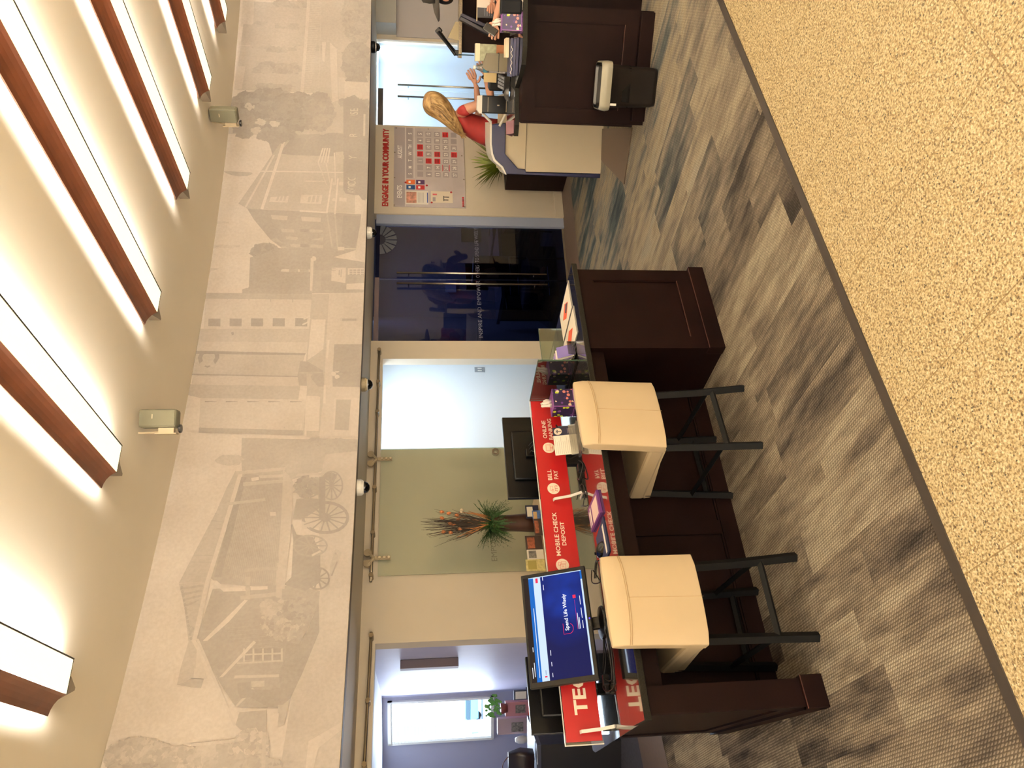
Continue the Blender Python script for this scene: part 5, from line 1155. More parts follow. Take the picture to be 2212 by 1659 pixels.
US = [.403, .487, .572, .66, .748, .833, .918]; VS = [.37, .49, .615, .735, .855]
for u, w in zip(US, ['S', 'M', 'T', 'W', 'TH', 'F', 'S']): btxt(w, u, .25, .058, M_BW)
CAL = [['', '', '1', 'R', 'R', '4', '5'], ['6', '7', 'R', '9', '10', '11', '12'], ['13', '14', 'R', 'R', '17', '18', '19'], ['20', '21', '22', '23', '24', '25', 'R'], ['27', '28', '29', 'R', '31', '', '']]
M_RCELL = mat('red date card', (190, 26, 34), .4); M_DKR = mat('dark red print', (96, 10, 20), .5)
for r_, v in zip(CAL, VS):
    for cval, u in zip(r_, US):
        if cval == 'R':
            o = brect(u - .033, u + .033, v - .042, v + .042, M_RCELL, 'date_card')
            for k in range(3): brect(u - .024, u + .024, v - .028 + k * .02, v - .018 + k * .02, M_DKR, 'print_line', o, .0234)
        else:
            o = brect(u - .033, u + .033, v - .042, v + .042, M_BG1, 'date_cell')
            if cval == '21': brect(u - .04, u + .04, v - .055, v - .042, mat('faded red', (196, 90, 96), .5), 'highlight', o, .0232); brect(u - .04, u + .04, v + .042, v + .055, mat('faded red', (196, 90, 96), .5), 'highlight', o, .0232)
            if cval: btxt(cval, u, v + .026, .060, M_BW, o)
for (u0, u1, v0, v1, c) in ((.275, .33, .175, .295, (226, 110, 50)), (.275, .33, .31, .43, (70, 34, 84)), (.21, .265, .175, .295, (30, 74, 130)), (.21, .265, .31, .43, (190, 40, 44))):
    o = brect(u0, u1, v0, v1, mat('card %d' % c[0], c, .4), 'event_card'); brect(u0 + .015, u1 - .015, v0 + .03, v0 + .06, M_BW, 'card_mark', o, .0234)
o = brect(.03, .195, .165, .48, M_PAPER, 'event_sheet'); brect(.045, .18, .175, .315, mat('sheet photo', (196, 140, 120), .5, var=.5, vscale=30), 'photo', o, .0234)
for k in range(5): brect(.05, .175, .335 + k * .018, .340 + k * .018, M_BG1, 'print_line', o, .0234)
brect(.05, .175, .462, .475, mat('sheet blue bar', (24, 60, 140), .4), 'blue_bar', o, .0236)
o = brect(.055, .195, .515, .82, mat('flyer cream', (226, 214, 192), .6), 'event_flyer'); brect(.07, .12, .54, .58, M_BG1, 'print_block', o, .0234); brect(.145, .165, .54, .60, mat('faded red', (196, 90, 96), .5), 'print_block', o, .0234)
brect(.075, .14, .69, .70, M_BLACK, 'print_line', o, .0236); brect(.085, .095, .69, .76, M_BLACK, 'print_line', o, .0236); brect(.12, .13, .69, .77, M_BLACK, 'print_line', o, .0236)
for (u, v) in ((.293, .165), (.262, .46), (.185, .80), (.055, .525)):
    b = MB(); p = BP(u, v, .026); b.ball(p, .013, (1, .6, 1), 8); b.build('push_pin', M_RED, cal)
for k in range(5):
    b = MB(); p = BP(.02 + .025 * k, .965, .026); b.ball(p, .012, (1, .6, 1), 8); b.build('push_pin', M_RED, cal)
for (u, v) in ((.012, .01), (.35, .012), (.67, .012), (.985, .03), (.985, .49), (.35, .985), (.65, .965), (.012, .985)):
    b = MB(); p = BP(u, v, .026); b.ball(p, .009, (1, .5, 1), 8); b.build('standoff_cap', M_DSTEEL, cal)
b = MB(); b.poly([BP(.2, .75, .0227), BP(.42, .56, .0227), BP(.40, .78, .0227)]); b.poly([BP(.22, .83, .0227), BP(.33, .70, .0227), BP(.36, .82, .0227)]); b.build('pale_pattern', mat('board pattern', (190, 180, 180), .5), cal, fixn=False)
t = wthing('wall_lettering', 'red capital words ENGAGE IN YOUR COMMUNITY above the calendar', 'wall lettering', (-6.46 - 5.387) / 2, RW - .001, 2.068)
vs, _f = text_geo('ENGAGE IN YOUR COMMUNITY', .095, .03); w0 = max(v[0] for v in vs); half = (6.46 - 5.387) / 2
o = text_obj('letters', 'ENGAGE IN YOUR COMMUNITY', .098, mat('red wall letters', (176, 32, 30), .4), t, lambda x, y: (-half + x, -.012, y), .03, sx=2 * half / w0)
md = o.modifiers.new('s', 'SOLIDIFY'); md.thickness = .011; md.offset = -1

# ------------------------------------------------------------------ planter, coin kiosk, mat
t = wthing('planter', 'dark wood planter box with a green spiky plant behind the coin kiosk', 'planter', pxcyl(1150, 385, RW - .2)[0], RW - .24, 0)
b = MB(); b.b2(-.09, .52, -.16, .16, 0, .70, bevel=.004); b.build('box', M_WOOD, t)
b = MB(); rd = random.Random(3)
for k in range(110):
    a = rd.uniform(0, 6.28); L = rd.uniform(.24, .46); cz = rd.uniform(.3, 1.0); P = []
    for i in range(6): s = i / 5; P.append(Vector((.17 + math.cos(a) * L * s * .85, math.sin(a) * L * s * .42, .70 + L * cz * 1.25 * s - .08 * s * s)))
    for i in range(5):
        w = .014 * math.sin((i + .6) / 5.2 * 3.0); w2 = .014 * math.sin((i + 1.5) / 5.2 * 3.0) if i < 4 else .001
        n = Vector((-math.sin(a), math.cos(a), .2)); b.poly([P[i] - n * w, P[i + 1] - n * w2, P[i + 1] + n * w2, P[i] + n * w])
b.build('plant', mat('bright leaf green', (104, 116, 34), .5, var=.3, vscale=15), t, fixn=False)
K0, K1 = Vector((2.359, 7.133)), Vector((2.001, 7.252)); kt = (K0 - K1).normalized(); kang = math.atan2(kt.y, kt.x)
t = thing('coin_kiosk', 'navy and white coin counting kiosk with beige side panel left of the counter', 'kiosk', (K0.x, K0.y, 0), kang)
M_KN = mat('kiosk navy', (17, 20, 58), .35); M_KB = mat('kiosk beige panel', (196, 184, 160), .6)
b = MB(); b.b2(-.378, .30, .0, .50, .0, .722); b.b2(-.372, .30, .02, .48, .722, .95); b.build('cabinet', M_KB, t)
b = MB(); b.b2(-.36, .28, -.006, 0, .724, .728); b.build('panel_joint', mat('joint shadow', (110, 100, 84), .7), t)
prof = [(-.022 + .05, 1.060), (-.147, 1.056), (-.23, 1.042), (-.283, 1.02), (-.304, .995), (-.336, .945), (-.405, .905), (-.42, .002), (-.382, .002), (-.384, .72), (-.359, .722), (-.353, .794), (-.225, .919), (.05, .923)]
b = MB(); b.prism(prof, -.012, .50, 'Y'); o = b.build('navy_shell', M_KN, t); md = o.modifiers.new('b', 'BEVEL'); md.width = .006; md.segments = 2; md.limit_method = 'ANGLE'
rim = [(.05, 1.069), (-.147, 1.064), (-.235, 1.05), (-.29, 1.026), (-.312, 1.0), (-.345, .955), (-.41, .912), (-.41, .900), (-.338, .938), (-.300, .985), (-.275, 1.012), (-.225, 1.034), (-.14, 1.048), (.05, 1.052)]
b = MB(); b.prism(rim, -.02, .505, 'Y'); b.build('white_rim', M_WHITE, t)
kd = PY(1064, 245, 7.0)
b = MB(); b.box((.20, -.10, 1.02), (.15, .09, .27), bevel=.006); hd = b.build('display_head', M_BLACK, t)
b = MB(); b.prism([(.125, 1.155), (.275, 1.155), (.27, 1.195), (.15, 1.20), (.12, 1.175)], -.15, -.05, 'Y'); b.build('white_cap', M_WHITE, hd)
for q in ((.14, .26, .935, .94), (.14, .26, 1.10, 1.104), (.19, .20, 1.0, 1.02)): b = MB(); b.b2(q[0], q[1], -.149, -.147, q[2], q[3]); b.build('display_print', mat('pale display print', (170, 160, 140), .5), hd)
b = MB(); b.tube([(.14, -.08, 1.16), (.05, -.04, 1.06)], .012, 8); b.tube([(.20, -.08, .90), (.02, -.02, .98)], .012, 8); b.build('arm', M_WHITE, hd)
b = MB(); pts = [PZ(1302, 278, .005), PZ(1366, 276, .005), PZ(1349, 398, .005), PZ(1300, 346, .005)]; b.prism([(p.x, p.y) for p in pts], .004, .012)
o = b.build('floor_mat', mat('brown anti fatigue mat', (80, 64, 48), .7)); tag(o, 'brown floor mat with a pointed corner between kiosk and counter', 'floor mat')

# ------------------------------------------------------------------ teller counter
T0, TA = Vector((1.988, 5.836)), R_(-23.2)
tx = Vector((math.cos(TA), math.sin(TA))); ty = Vector((-math.sin(TA), math.cos(TA)))
def tl(x, y, z):   # world point of pixel at height z -> counter coordinates
    p = PZ(x, y, z) - Vector((T0.x, T0.y, 0)); return (p.x * tx.x + p.y * tx.y, p.x * ty.x + p.y * ty.y)
def TW(x, y, z=0.0): p = T0 + tx * x + ty * y; return Vector((p.x, p.y, z))
TT = .955
te = thing('teller_counter', 'dark cherry wood teller counter with recessed panel behind the waste bin', 'counter', (T0.x, T0.y, 0), TA)
b = MB(); b.b2(0, .80, .03, .62, 0, TT); b.b2(.80, 1.9, .40, .62, 0, TT); b.build('cabinet', M_WOOD, te)
frame_panel(te, 0, .80, .03, .11, TT, .10)
b = MB(); b.b2(.03, .79, -.012, .03, .0, .10, bevel=.004); b.build('plinth', M_WOOD, te)
b = MB(); b.b2(-.012, 0, .0, .62, .09, TT); b.build('side_panel', M_WOOD, te)
tp = [tl(1110, 294, .99), tl(1112, 270, .99), tl(1112, 190, .99), tl(1119, 168, .99), tl(1126, 140, .99), tl(1129, 100, .99), tl(1130, 0, .99), tl(1131, -60, .99)]
x_e = tp[-1][0]; tp = [(tp[0][0], tp[0][1])] + tp[1:] + [(x_e, .66), (tp[0][0] + .02, .66), (tp[0][0] - .012, .6)]
b = MB(); b.prism(tp, 0, .033); o = b.build('worktop', [MG, MGE], loc=TW(0, 0, TT + .001), rotz=TA); 
for p_ in o.data.polygons: p_.material_index = 0 if abs(p_.normal.z) > .5 else 1
tag(o, 'polished dark granite worktop with wavy front edge on the teller counter', 'worktop')
TZ = TT + .0355
def tthing(name, label, cat, px, py, rot=0.0, dz=0.0, grp=None, d=0.0):
    p = PZ(px, py, TZ); p = p + Vector((ty.x, ty.y, 0)) * d; return thing(name, label, cat, (p.x, p.y, TZ + dz), TA + rot, grp)
tb = tissue_box('purple patterned tissue box on the teller counter below the hand with the phone', (0, 0, 0), 0, .125, .115, .14)
p = PZ(1128, 49, TZ); tb.location = (p.x + ty.x * .065, p.y + ty.y * .065, TZ + .001); tb.rotation_euler = (0, 0, TA + R_(8))
t = tthing('pouch', 'black zipped pouch on the teller counter at the right of the tissue box', 'pouch', 1130, 16, R_(5), .001, d=.05)
b = MB(); b.box((0, 0, .08), (.10, .05, .16), bevel=.015); b.build('body', mat('black nylon', (8, 9, 14), .7, spec=.2), t); b = MB(); b.tube([(-.045, -.02, .162), (.045, -.02, .162)], .003, 6); b.build('zip', M_DSTEEL, t)
M_NB = mat('booklet navy', (16, 18, 58), .35)
for k in range(3):
    t = tthing('booklet', ('bottom navy booklet of the small stack on the teller counter', 'middle navy booklet of the small stack on the teller counter', 'top navy booklet with white script on the teller counter')[k], 'booklet', 1121, 122 + k * 2, R_(-2 + k), .001 + k * .0215, 'navy booklets stacked on the teller counter', d=.10)
    b = MB(); b.b2(-.13, .13, -.09, .09, 0, .020, bevel=.002); b.build('cover', M_NB, t)
    if k == 2:
        b = MB(); b.tube([(-.11 + .012 * i, -.091, .010 + .006 * math.sin(i * 1.7)) for i in range(17)], .0016, 5); b.build('script_line', M_PAPER, t)
t = tthing('note_pad', 'cream note pad resting on the navy booklets', 'note pad', 1121, 103, R_(4), .068, d=.10)
b = MB(); b.b2(-.075, .06, -.06, .06, 0, .026, bevel=.002); b.build('pad', mat('cream pad', (226, 212, 184), .6), t)
t = tthing('desk_organizer', 'olive grey desk organizer holding papers between pad and water bottle', 'organizer', 1112, 136, R_(2), .001, d=.20)
b = MB(); b.prism([(-.07, 0), (.06, 0), (.06, .20), (-.045, .235), (-.07, .20)], -.05, .05, 'Y'); b.build('holder', mat('olive grey plastic', (92, 84, 66), .5), t)
b = MB(); b.b2(-.075, .065, -.054, .054, .105, .11); b.build('band', M_BLACK, t)
t = tthing('card_box', 'small box with a green banknote picture and brown base beside the organizer', 'box', 1112, 117, R_(2), .001, d=.26)
b = MB(); b.b2(-.06, .06, -.04, .04, .0, .12); b.build('brown_base', mat('tan box brown', (150, 96, 60), .6), t)
b = MB(); b.b2(-.062, .062, -.042, .042, .12, .26); b.build('picture_card', mat('banknote green grey', (140, 142, 118), .6, var=.3, vscale=30), t); b = MB(); b.b2(-.064, .064, -.044, .044, .25, .285); b.build('lid', mat('cream lid', (206, 198, 170), .5), t)
t = tthing('water_bottle', 'clear water bottle with a blue cap band on the teller counter', 'bottle', 1108, 150, 0, .001, d=.10)
b = MB(); b.lathe([(.001, 0), (.032, 0), (.034, .02), (.034, .20), (.030, .235), (.014, .275), (.013, .285), (.001, .285)], seg=18); b.build('bottle', glass('bottle plastic', (216, 228, 234), .12, .05, haze=.2, hazecol=(200, 214, 220)), t, smooth=True)
b = MB(); b.lathe([(.0352, .19), (.0352, .225), (.0345, .225), (.0345, .19)], seg=18); b.build('blue_band', mat('teal label', (70, 130, 150), .4), t)
b = MB(); b.lathe([(.0352, .05), (.0352, .18), (.0345, .18), (.0345, .05)], seg=18); b.build('label', mat('silver label', (170, 164, 160), .4, var=.3, vscale=60), t)
b = MB(); b.lathe([(.001, .284), (.015, .284), (.015, .302), (.001, .302)], seg=14); b.build('cap', M_WHITE, t)
t = tthing('card_terminal', 'black card terminal with grey keys tilted on the teller counter', 'card terminal', 1104, 180, R_(-8), .001, d=.14)
b = MB(); b.prism([(-.06, 0), (.08, 0), (.08, .08), (-.06, .04)], -.055, .055, 'X'); b.build('case', M_BLACK, t)
kb = MB()
for i in range(4):
    for j in range(6): kb.box((-.04 + .026 * i, -.04 + .022 * j, .049 + .0063 * j), (.018, .014, .006))
kb.build('keys', mat('grey keys', (150, 152, 158), .5), t)
t = tthing('receipt_printer', 'dark receipt printer behind the card terminal on the teller counter', 'printer', 1097, 172, R_(-6), .001, d=.42)
b = MB(); b.box((0, 0, .06), (.20, .16, .12), bevel=.01); b.build('case', M_MATTE, t); b = MB(); b.b2(-.03, .05, -.084, -.08, .06, .17); b.build('paper', mat('receipt tan', (206, 186, 140), .7), t)
t = tthing('computer_mouse', 'dark grey computer mouse propped near the woman on the teller counter', 'computer mouse', 1103, 205, R_(70), .001, d=.10)
b = MB(); b.ball((0, 0, 0), .055, (.62, 1.1, .75), 18); bmesh.ops.delete(b.bm, geom=[v for v in b.bm.verts if v.co.z < -.001], context='VERTS'); b.build('shell', mat('mouse grey', (50, 48, 46), .3), t, smooth=True)
t = tthing('note_card', 'small folded mauve card on the left tip of the teller counter', 'card', 1109, 278, R_(20), .001, d=.02)
b = MB(); b.prism([(-.05, 0), (.05, 0), (0, .055)], -.05, .05, 'X'); b.build('folded_card', mat('mauve card', (86, 50, 56), .5), t)

# waste bin
pb = PZ(1420, 190, 0); t = thing('waste_bin', 'dark brown waste bin with a turned over grey and black liner at the counter', 'waste bin', (pb.x + .04, pb.y + .10, 0), TA)
def rrect(w, d, r, n=5):
    P = []
    for cx_, cy_, a0 in ((w - r, d - r, 0), (-w + r, d - r, 90), (-w + r, -d + r, 180), (w - r, -d + r, 270)):
        for k in range(n + 1): a = R_(a0 + 90 * k / n); P.append((cx_ + r * math.cos(a), cy_ + r * math.sin(a)))
    return P
def loft(b, rings, caps=(True, False)):
    R = [[b.bm.verts.new((x, y, z)) for x, y in P] for P, z in rings]
    for i in range(len(R) - 1):
        n = len(R[i])
        for k in range(n): b.bm.faces.new((R[i][k], R[i][(k + 1) % n], R[i + 1][(k + 1) % n], R[i + 1][k]))
    if caps[0]: b.bm.faces.new(R[0][::-1])
    if caps[1]: b.bm.faces.new(R[-1])
b = MB(); loft(b, [(rrect(.128, .085, .035), .0), (rrect(.135, .09, .035), .03), (rrect(.150, .105, .04), .395), (rrect(.156, .112, .04), .40), (rrect(.145, .10, .04), .40), (rrect(.13, .085, .035), .05)]); b.build('bin_body', mat('bin brown plastic', (20, 15, 12), .5, spec=.3), t, smooth=True)
b = MB(); rd = random.Random(9)
def wav(P, amp): return [(x * (1 + rd.uniform(-amp, amp)), y * (1 + rd.uniform(-amp, amp))) for x, y in P]
loft(b, [(wav(rrect(.142, .098, .04, 7), .03), .20), (wav(rrect(.142, .098, .04, 7), .02), .36), (rrect(.150, .106, .04, 7), .415), (rrect(.156, .111, .04, 7), .42)], (True, False)); o = b.build('liner_inside', mat('black bin liner', (14, 14, 15), .25), t, smooth=True)
b = MB(); loft(b, [(rrect(.156, .111, .04, 9), .421), (wav(rrect(.166, .122, .045, 9), .012), .41), (wav(rrect(.170, .126, .045, 9), .02), .375), (wav(rrect(.166, .122, .045, 9), .015), .345)], (False, False)); b.build('liner_cuff', mat('grey plastic cuff', (140, 136, 122), .35), t, smooth=True)
b = MB(); b.b2(-.13, -.115, -.128, -.126, .30, .345); b.build('tag', M_WHITE, t)

# partition with granite ledge behind the teller, telephone, tray
Yp = 7.35
q0 = PY(990, 113, Yp); 
t = thing('partition', 'dark cherry wood partition with a granite ledge behind the teller counter', 'partition', (q0.x, q0.y, 0), R_(-23))
zl = q0.z
b = MB(); b.b2(0, 2.2, 0, .12, 0, zl - .03); b.b2(-.35, 0, .02, .1, 0, .9); b.build('panel', M_WOOD, t)
b = MB(); b.b2(-.05, 2.25, -.06, .16, zl - .03, zl, bevel=.004); b.build('ledge', mat('ledge stone', (128, 112, 84), .35, var=.3, vscale=80), t)
t2 = thing('telephone', 'black desk telephone with a raised handset and coiled cord on the ledge', 'telephone', Vector((q0.x, q0.y, zl + .001)) + Vector((math.cos(R_(-23)), math.sin(R_(-23)), 0)) * .12, R_(-23))
b = MB(); b.prism([(-.02, 0), (.14, 0), (.14, .03), (-.0, .10)], -.05, .07, 'Y'); b.build('base', mat('telephone base tan grey', (150, 136, 104), .5), t2)
b = MB(); b.tube([(-.14, -.02, .02), (-.04, -.03, .11), (.05, -.03, .19)], [.032, .026, .034], 10, flat=.7); b.box((-.125, -.025, .02), (.05, .05, .05), bevel=.01); b.box((.055, -.03, .185), (.05, .05, .06), rot=(0, R_(-45), 0), bevel=.01); hs = b.build('handset', M_BLACK, t2, smooth=False)
b = MB(); P = []
for k in range(90): s = k / 89; P.append((-.14 + .004 * math.cos(k * 1.4), -.03 + .008 * math.sin(k * 1.4) - .05, .0 - .14 * s + .008 * math.cos(k * 1.4)))
b.tube(P, .0022, 5); b.build('coiled_cord', mat('teal black cord', (20, 54, 62), .4), hs, smooth=True)
t3 = thing('document_tray', 'slanted dark document tray leaning on the partition', 'tray', Vector((q0.x, q0.y, zl - .02)) + Vector((math.cos(R_(-23)), math.sin(R_(-23)), 0)) * .20 + Vector((-.05, -.20, 0)), R_(-23))
b = MB(); b.box((-.02, 0, -.14), (.03, .22, .36), rot=(0, R_(24), 0), bevel=.004); b.build('tray', mat('tray grey black', (34, 30, 34), .4), t3)
b = MB(); b.box((.03, 0, -.12), (.03, .20, .28), rot=(0, R_(20), 0), bevel=.004); b.build('folders', mat('folder navy grey', (40, 38, 56), .5), t3)

# ------------------------------------------------------------------ people
def skin_mesh(name, nodes_, edges, m, parent, sub=2):
    """one continuous surface grown over a joint skeleton; nodes_: (x, y, z, radius) or (x, y, z, rx, ry)"""
    me = bpy.data.meshes.new(name); me.from_pydata([n[:3] for n in nodes_], edges, []); o = bpy.data.objects.new(name, me); COL.objects.link(o)
    md = o.modifiers.new('skin', 'SKIN'); md.use_smooth_shade = True; md.branch_smoothing = .6
    for i, n in enumerate(nodes_):
        sv = me.skin_vertices[0].data[i]; sv.radius = (n[3], n[4] if len(n) > 4 else n[3]); sv.use_root = (i == 0)
    if sub: s = o.modifiers.new('sub', 'SUBSURF'); s.levels = sub; s.render_levels = sub
    bpy.context.view_layer.update()
    m2 = bpy.data.meshes.new_from_object(o.evaluated_get(bpy.context.evaluated_depsgraph_get()))
    bpy.data.objects.remove(o); m2.name = name; m2.materials.clear(); m2.materials.append(m)
    for p in m2.polygons: p.use_smooth = True
    r = bpy.data.objects.new(name, m2); COL.objects.link(r); r.parent = parent; return r
class Sk:
    def __init__(s): s.n = []; s.e = []
    def a(s, p, r, par=None, r2=None):
        s.n.append(tuple(p) + ((r,) if r2 is None else (r, r2))); i = len(s.n) - 1
        if par is not None: s.e.append((par, i))
        return i
    def chain(s, par, pts):
        for p in pts: par = s.a(p[:3], p[3], par)
        return par
    def hand(s, wrist, w, fwd, side, curl, thumb=1, size=1.0):
        """palm and five separate fingers; fwd and side are unit vectors, curl bends the fingers towards curl vector"""
        fwd, side, curl = Vector(fwd).normalized(), Vector(side).normalized(), Vector(curl)
        W = Vector(w); palm = s.a(W + fwd * .040 * size, .020, wrist, .026)
        for k, (off, ln) in enumerate(((-.027, .066), (-.009, .076), (.010, .072), (.028, .056))):
            b = W + fwd * .078 * size + side * off * size; i = s.a(b, .0118, palm)
            d = (fwd + side * off * 3).normalized(); p1 = b + d * ln * .45 * size; p2 = p1 + (d + curl * .8).normalized() * ln * .33 * size; p3 = p2 + (d + curl * 1.6).normalized() * ln * .25 * size
            s.chain(i, [(*p1, .0108), (*p2, .0100), (*p3, .0084)])
        tb = W + fwd * .026 * size - side * .030 * size * thumb; i = s.a(tb, .0130, palm)
        d = (fwd * .7 - side * .8 * thumb + curl * .3).normalized(); s.chain(i, [(*(tb + d * .030), .0115), (*(tb + d * .052 + fwd * .008), .0096)])
def face(parent, c, f, s, sk=1.0):
    """eyes, nose, mouth and ears on a head centred at c looking along f"""
    c, f = Vector(c), Vector(f).normalized(); u = Vector((0, 0, 1)); r = f.cross(u).normalized(); u = r.cross(f).normalized()
    b = MB()
    for q in (-1, 1): b.ball(c + f * .083 + r * .031 * q + u * .008, .011, (1, 1, .7), 10)
    b.build('eyes', mat('eye dark', (40, 30, 26), .2), parent)
    b = MB(); b.tube([c + f * .088 + u * .012, c + f * .106 - u * .018, c + f * .090 - u * .026], [.007, .013, .008], 8)
    for q in (-1, 1): b.ball(c + r * .078 * q - u * .004, .026, (.5, .35, 1), 10)
    b.build('nose_and_ears', M_SKIN, parent, smooth=True)
    b = MB(); b.tube([c + f * .083 + r * .024 - u * .045, c + f * .091 - u * .046, c + f * .083 - r * .024 - u * .045], [.003, .006, .003], 8); b.build('lips', mat('lip rose', (176, 84, 78), .4), parent, smooth=True)

WK = 1.14
wo = thing('person', 'blonde woman in a red top holding out both hands behind the counter', 'person', (2.35 * WK, 6.93 * WK, 0), 0)
def sh(p, r): return ((p[0] - 2.35), (p[1] - 6.93), p[2], r)
S = Sk()
pel = S.a(sh((2.24, 6.97, .93), 0)[:3], .13, None, .15)
ab = S.a(sh((2.25, 6.97, 1.08), 0)[:3], .105, pel, .125); ch = S.a(sh((2.31, 6.96, 1.25), 0)[:3], .10, ab, .13); sb = S.a(sh((2.37, 6.95, 1.355), 0)[:3], .075, ch, .10)
nk = S.a(sh((2.42, 6.94, 1.43), 0)[:3], .045, sb); hd0 = S.a(sh((2.475, 6.93, 1.505), 0)[:3], .066, nk); hd1 = S.a(sh((2.49, 6.93, 1.575), 0)[:3], .084, hd0); S.a(sh((2.485, 6.93, 1.625), 0)[:3], .066, hd1)
for sy, hip in ((-1, 0), (1, 0)):
    S.chain(pel, [sh((2.25, 6.97 + .09 * sy, .82), .085), sh((2.27, 6.97 + .095 * sy, .48), .055), sh((2.25, 6.97 + .095 * sy, .28), .050), sh((2.25, 6.97 + .095 * sy, .07), .036), sh((2.34, 6.97 + .10 * sy, .035), .030)])
a1 = S.chain(sb, [sh((2.385, 6.80, 1.345), .055), sh((2.40, 6.755, 1.28), .050), sh((2.43, 6.73, 1.17), .043), sh((2.47, 6.71, 1.095), .038), sh((2.56, 6.72, 1.11), .036), sh((2.66, 6.74, 1.135), .025)])
S.hand(a1, (2.665 - 2.35, 6.742 - 6.93, 1.137), (1, .05, .30), (-.3, .35, 1), (.0, -.3, .1), 1, 1.1)
a2 = S.chain(sb, [sh((2.40, 7.10, 1.345), .055), sh((2.43, 7.14, 1.24), .044), sh((2.47, 7.13, 1.165), .038), sh((2.58, 7.06, 1.185), .034), sh((2.68, 7.00, 1.20), .025)])
S.hand(a2, (2.685 - 2.35, 7.00 - 6.93, 1.202), (1, -.1, .40), (-.35, .3, 1), (0, .3, .1), 1, 1.1)
skin_mesh('body', S.n, S.e, M_SKIN, wo)
face(wo, (2.49 - 2.35, 0, 1.565), (.85, .50, -.12), 1)
S = Sk()
pel = S.a(sh((2.235, 6.97, .88), 0)[:3], .15, None, .17); ab = S.a(sh((2.25, 6.97, 1.06), 0)[:3], .118, pel, .14); ch = S.a(sh((2.30, 6.96, 1.24), 0)[:3], .113, ab, .143); sb = S.a(sh((2.36, 6.95, 1.35), 0)[:3], .084, ch, .108); S.a(sh((2.40, 6.945, 1.395), 0)[:3], .058, sb)
S.chain(sb, [sh((2.375, 6.80, 1.352), .066), sh((2.395, 6.745, 1.275), .064)]); S.chain(sb, [sh((2.40, 7.10, 1.352), .066), sh((2.425, 7.14, 1.26), .062)])
skin_mesh('red_top', S.n, S.e, mat('red blouse', (134, 26, 22), .7, var=.12, vscale=12), wo)
S = Sk(); p_ = S.a(sh((2.24, 6.97, .86), 0)[:3], .145, None, .165)
for sy in (-1, 1): S.chain(p_, [sh((2.25, 6.97 + .09 * sy, .74), .10), sh((2.27, 6.97 + .10 * sy, .46), .075), sh((2.25, 6.97 + .10 * sy, .10), .062)])
skin_mesh('trousers', S.n, S.e, mat('dark trousers', (26, 26, 32), .8), wo)
MH, nt, bs = nodes('blonde hair'); tc = nd(nt, 'ShaderNodeTexCoord'); mp_ = nd(nt, 'ShaderNodeMapping'); mp_.inputs['Scale'].default_value = (14, 60, 10); mp_.inputs['Rotation'].default_value = (0, R_(35), 0); nt.links.new(tc.outputs['Object'], mp_.inputs[0])
no = nd(nt, 'ShaderNodeTexNoise'); no.inputs['Scale'].default_value = 1.0; no.inputs['Detail'].default_value = 5; nt.links.new(mp_.outputs[0], no.inputs['Vector'])
nt.links.new(ramp(nt, no.outputs[0], [(.3, (92, 68, 40)), (.5, (150, 118, 74)), (.72, (196, 166, 116))]), bs.inputs['Base Color']); bs.inputs['Roughness'].default_value = .45
def hairp(x, y, Y, dz=0.0): p = PY(x, y, Y); return (p.x / WK - 2.35, p.y / WK - 6.93, CAMH + (p.z - CAMH) / WK + dz)
b = MB(); rd = random.Random(4)
Pp = [hairp(914, 214, 7.88), hairp(922, 216, 7.88), hairp(934, 222, 7.86), hairp(948, 231, 7.84), hairp(962, 244, 7.82), hairp(976, 262, 7.82), hairp(989, 279, 7.82), hairp(1001, 294, 7.83)]
b.tube(Pp, [.045, .088, .112, .108, .088, .068, .046, .012], 20)
for v in b.bm.verts: v.co += Vector((rd.uniform(-.003, .003), rd.uniform(-.003, .003), rd.uniform(-.003, .003)))
hr = b.build('hair', MH, wo, smooth=True, sub=2)
b = MB()
for k in range(70):
    y0 = rd.uniform(-.10, .05); q = rd.uniform(-.05, .05)
    P = [Vector(hairp(916 + rd.uniform(0, 8), 214 + q * 120, 7.86)), Vector(hairp(934, 226 + q * 300, 7.76 + y0 * .4)), Vector(hairp(955, 240 + q * 330, 7.73 + y0 * .4)), Vector(hairp(974, 261 + q * 260, 7.75 + y0 * .4)), Vector(hairp(990 + q * 40, 281 + q * 120, 7.78)), Vector(hairp(1003 + rd.uniform(-6, 6), 296 + rd.uniform(-8, 5), 7.82))]
    b.tube(P, [.002, .005, .006, .006, .004, .001], 4, cap=False)
b.build('hair_strands', MH, hr, smooth=True)
b = MB(); b.tube([(2.70 - 2.35 + .026 * math.cos(a) * .25 - .035, 6.74 - 6.93 + .029 * math.sin(a), 1.140 + .029 * math.cos(a)) for a in [k * .5236 for k in range(13)]], .009, 6); b.build('watch', M_BLACK, wo, smooth=True)

def rescale(o):
    for ch in o.children:
        for v in ch.data.vertices:
            z = CAMH + (v.co.z - CAMH) * WK
            if v.co.z < .93: z0 = CAMH + (.93 - CAMH) * WK; z = z0 * v.co.z / .93
            v.co = Vector((v.co.x * WK, v.co.y * WK, z))
        rescale(ch)
rescale(wo)

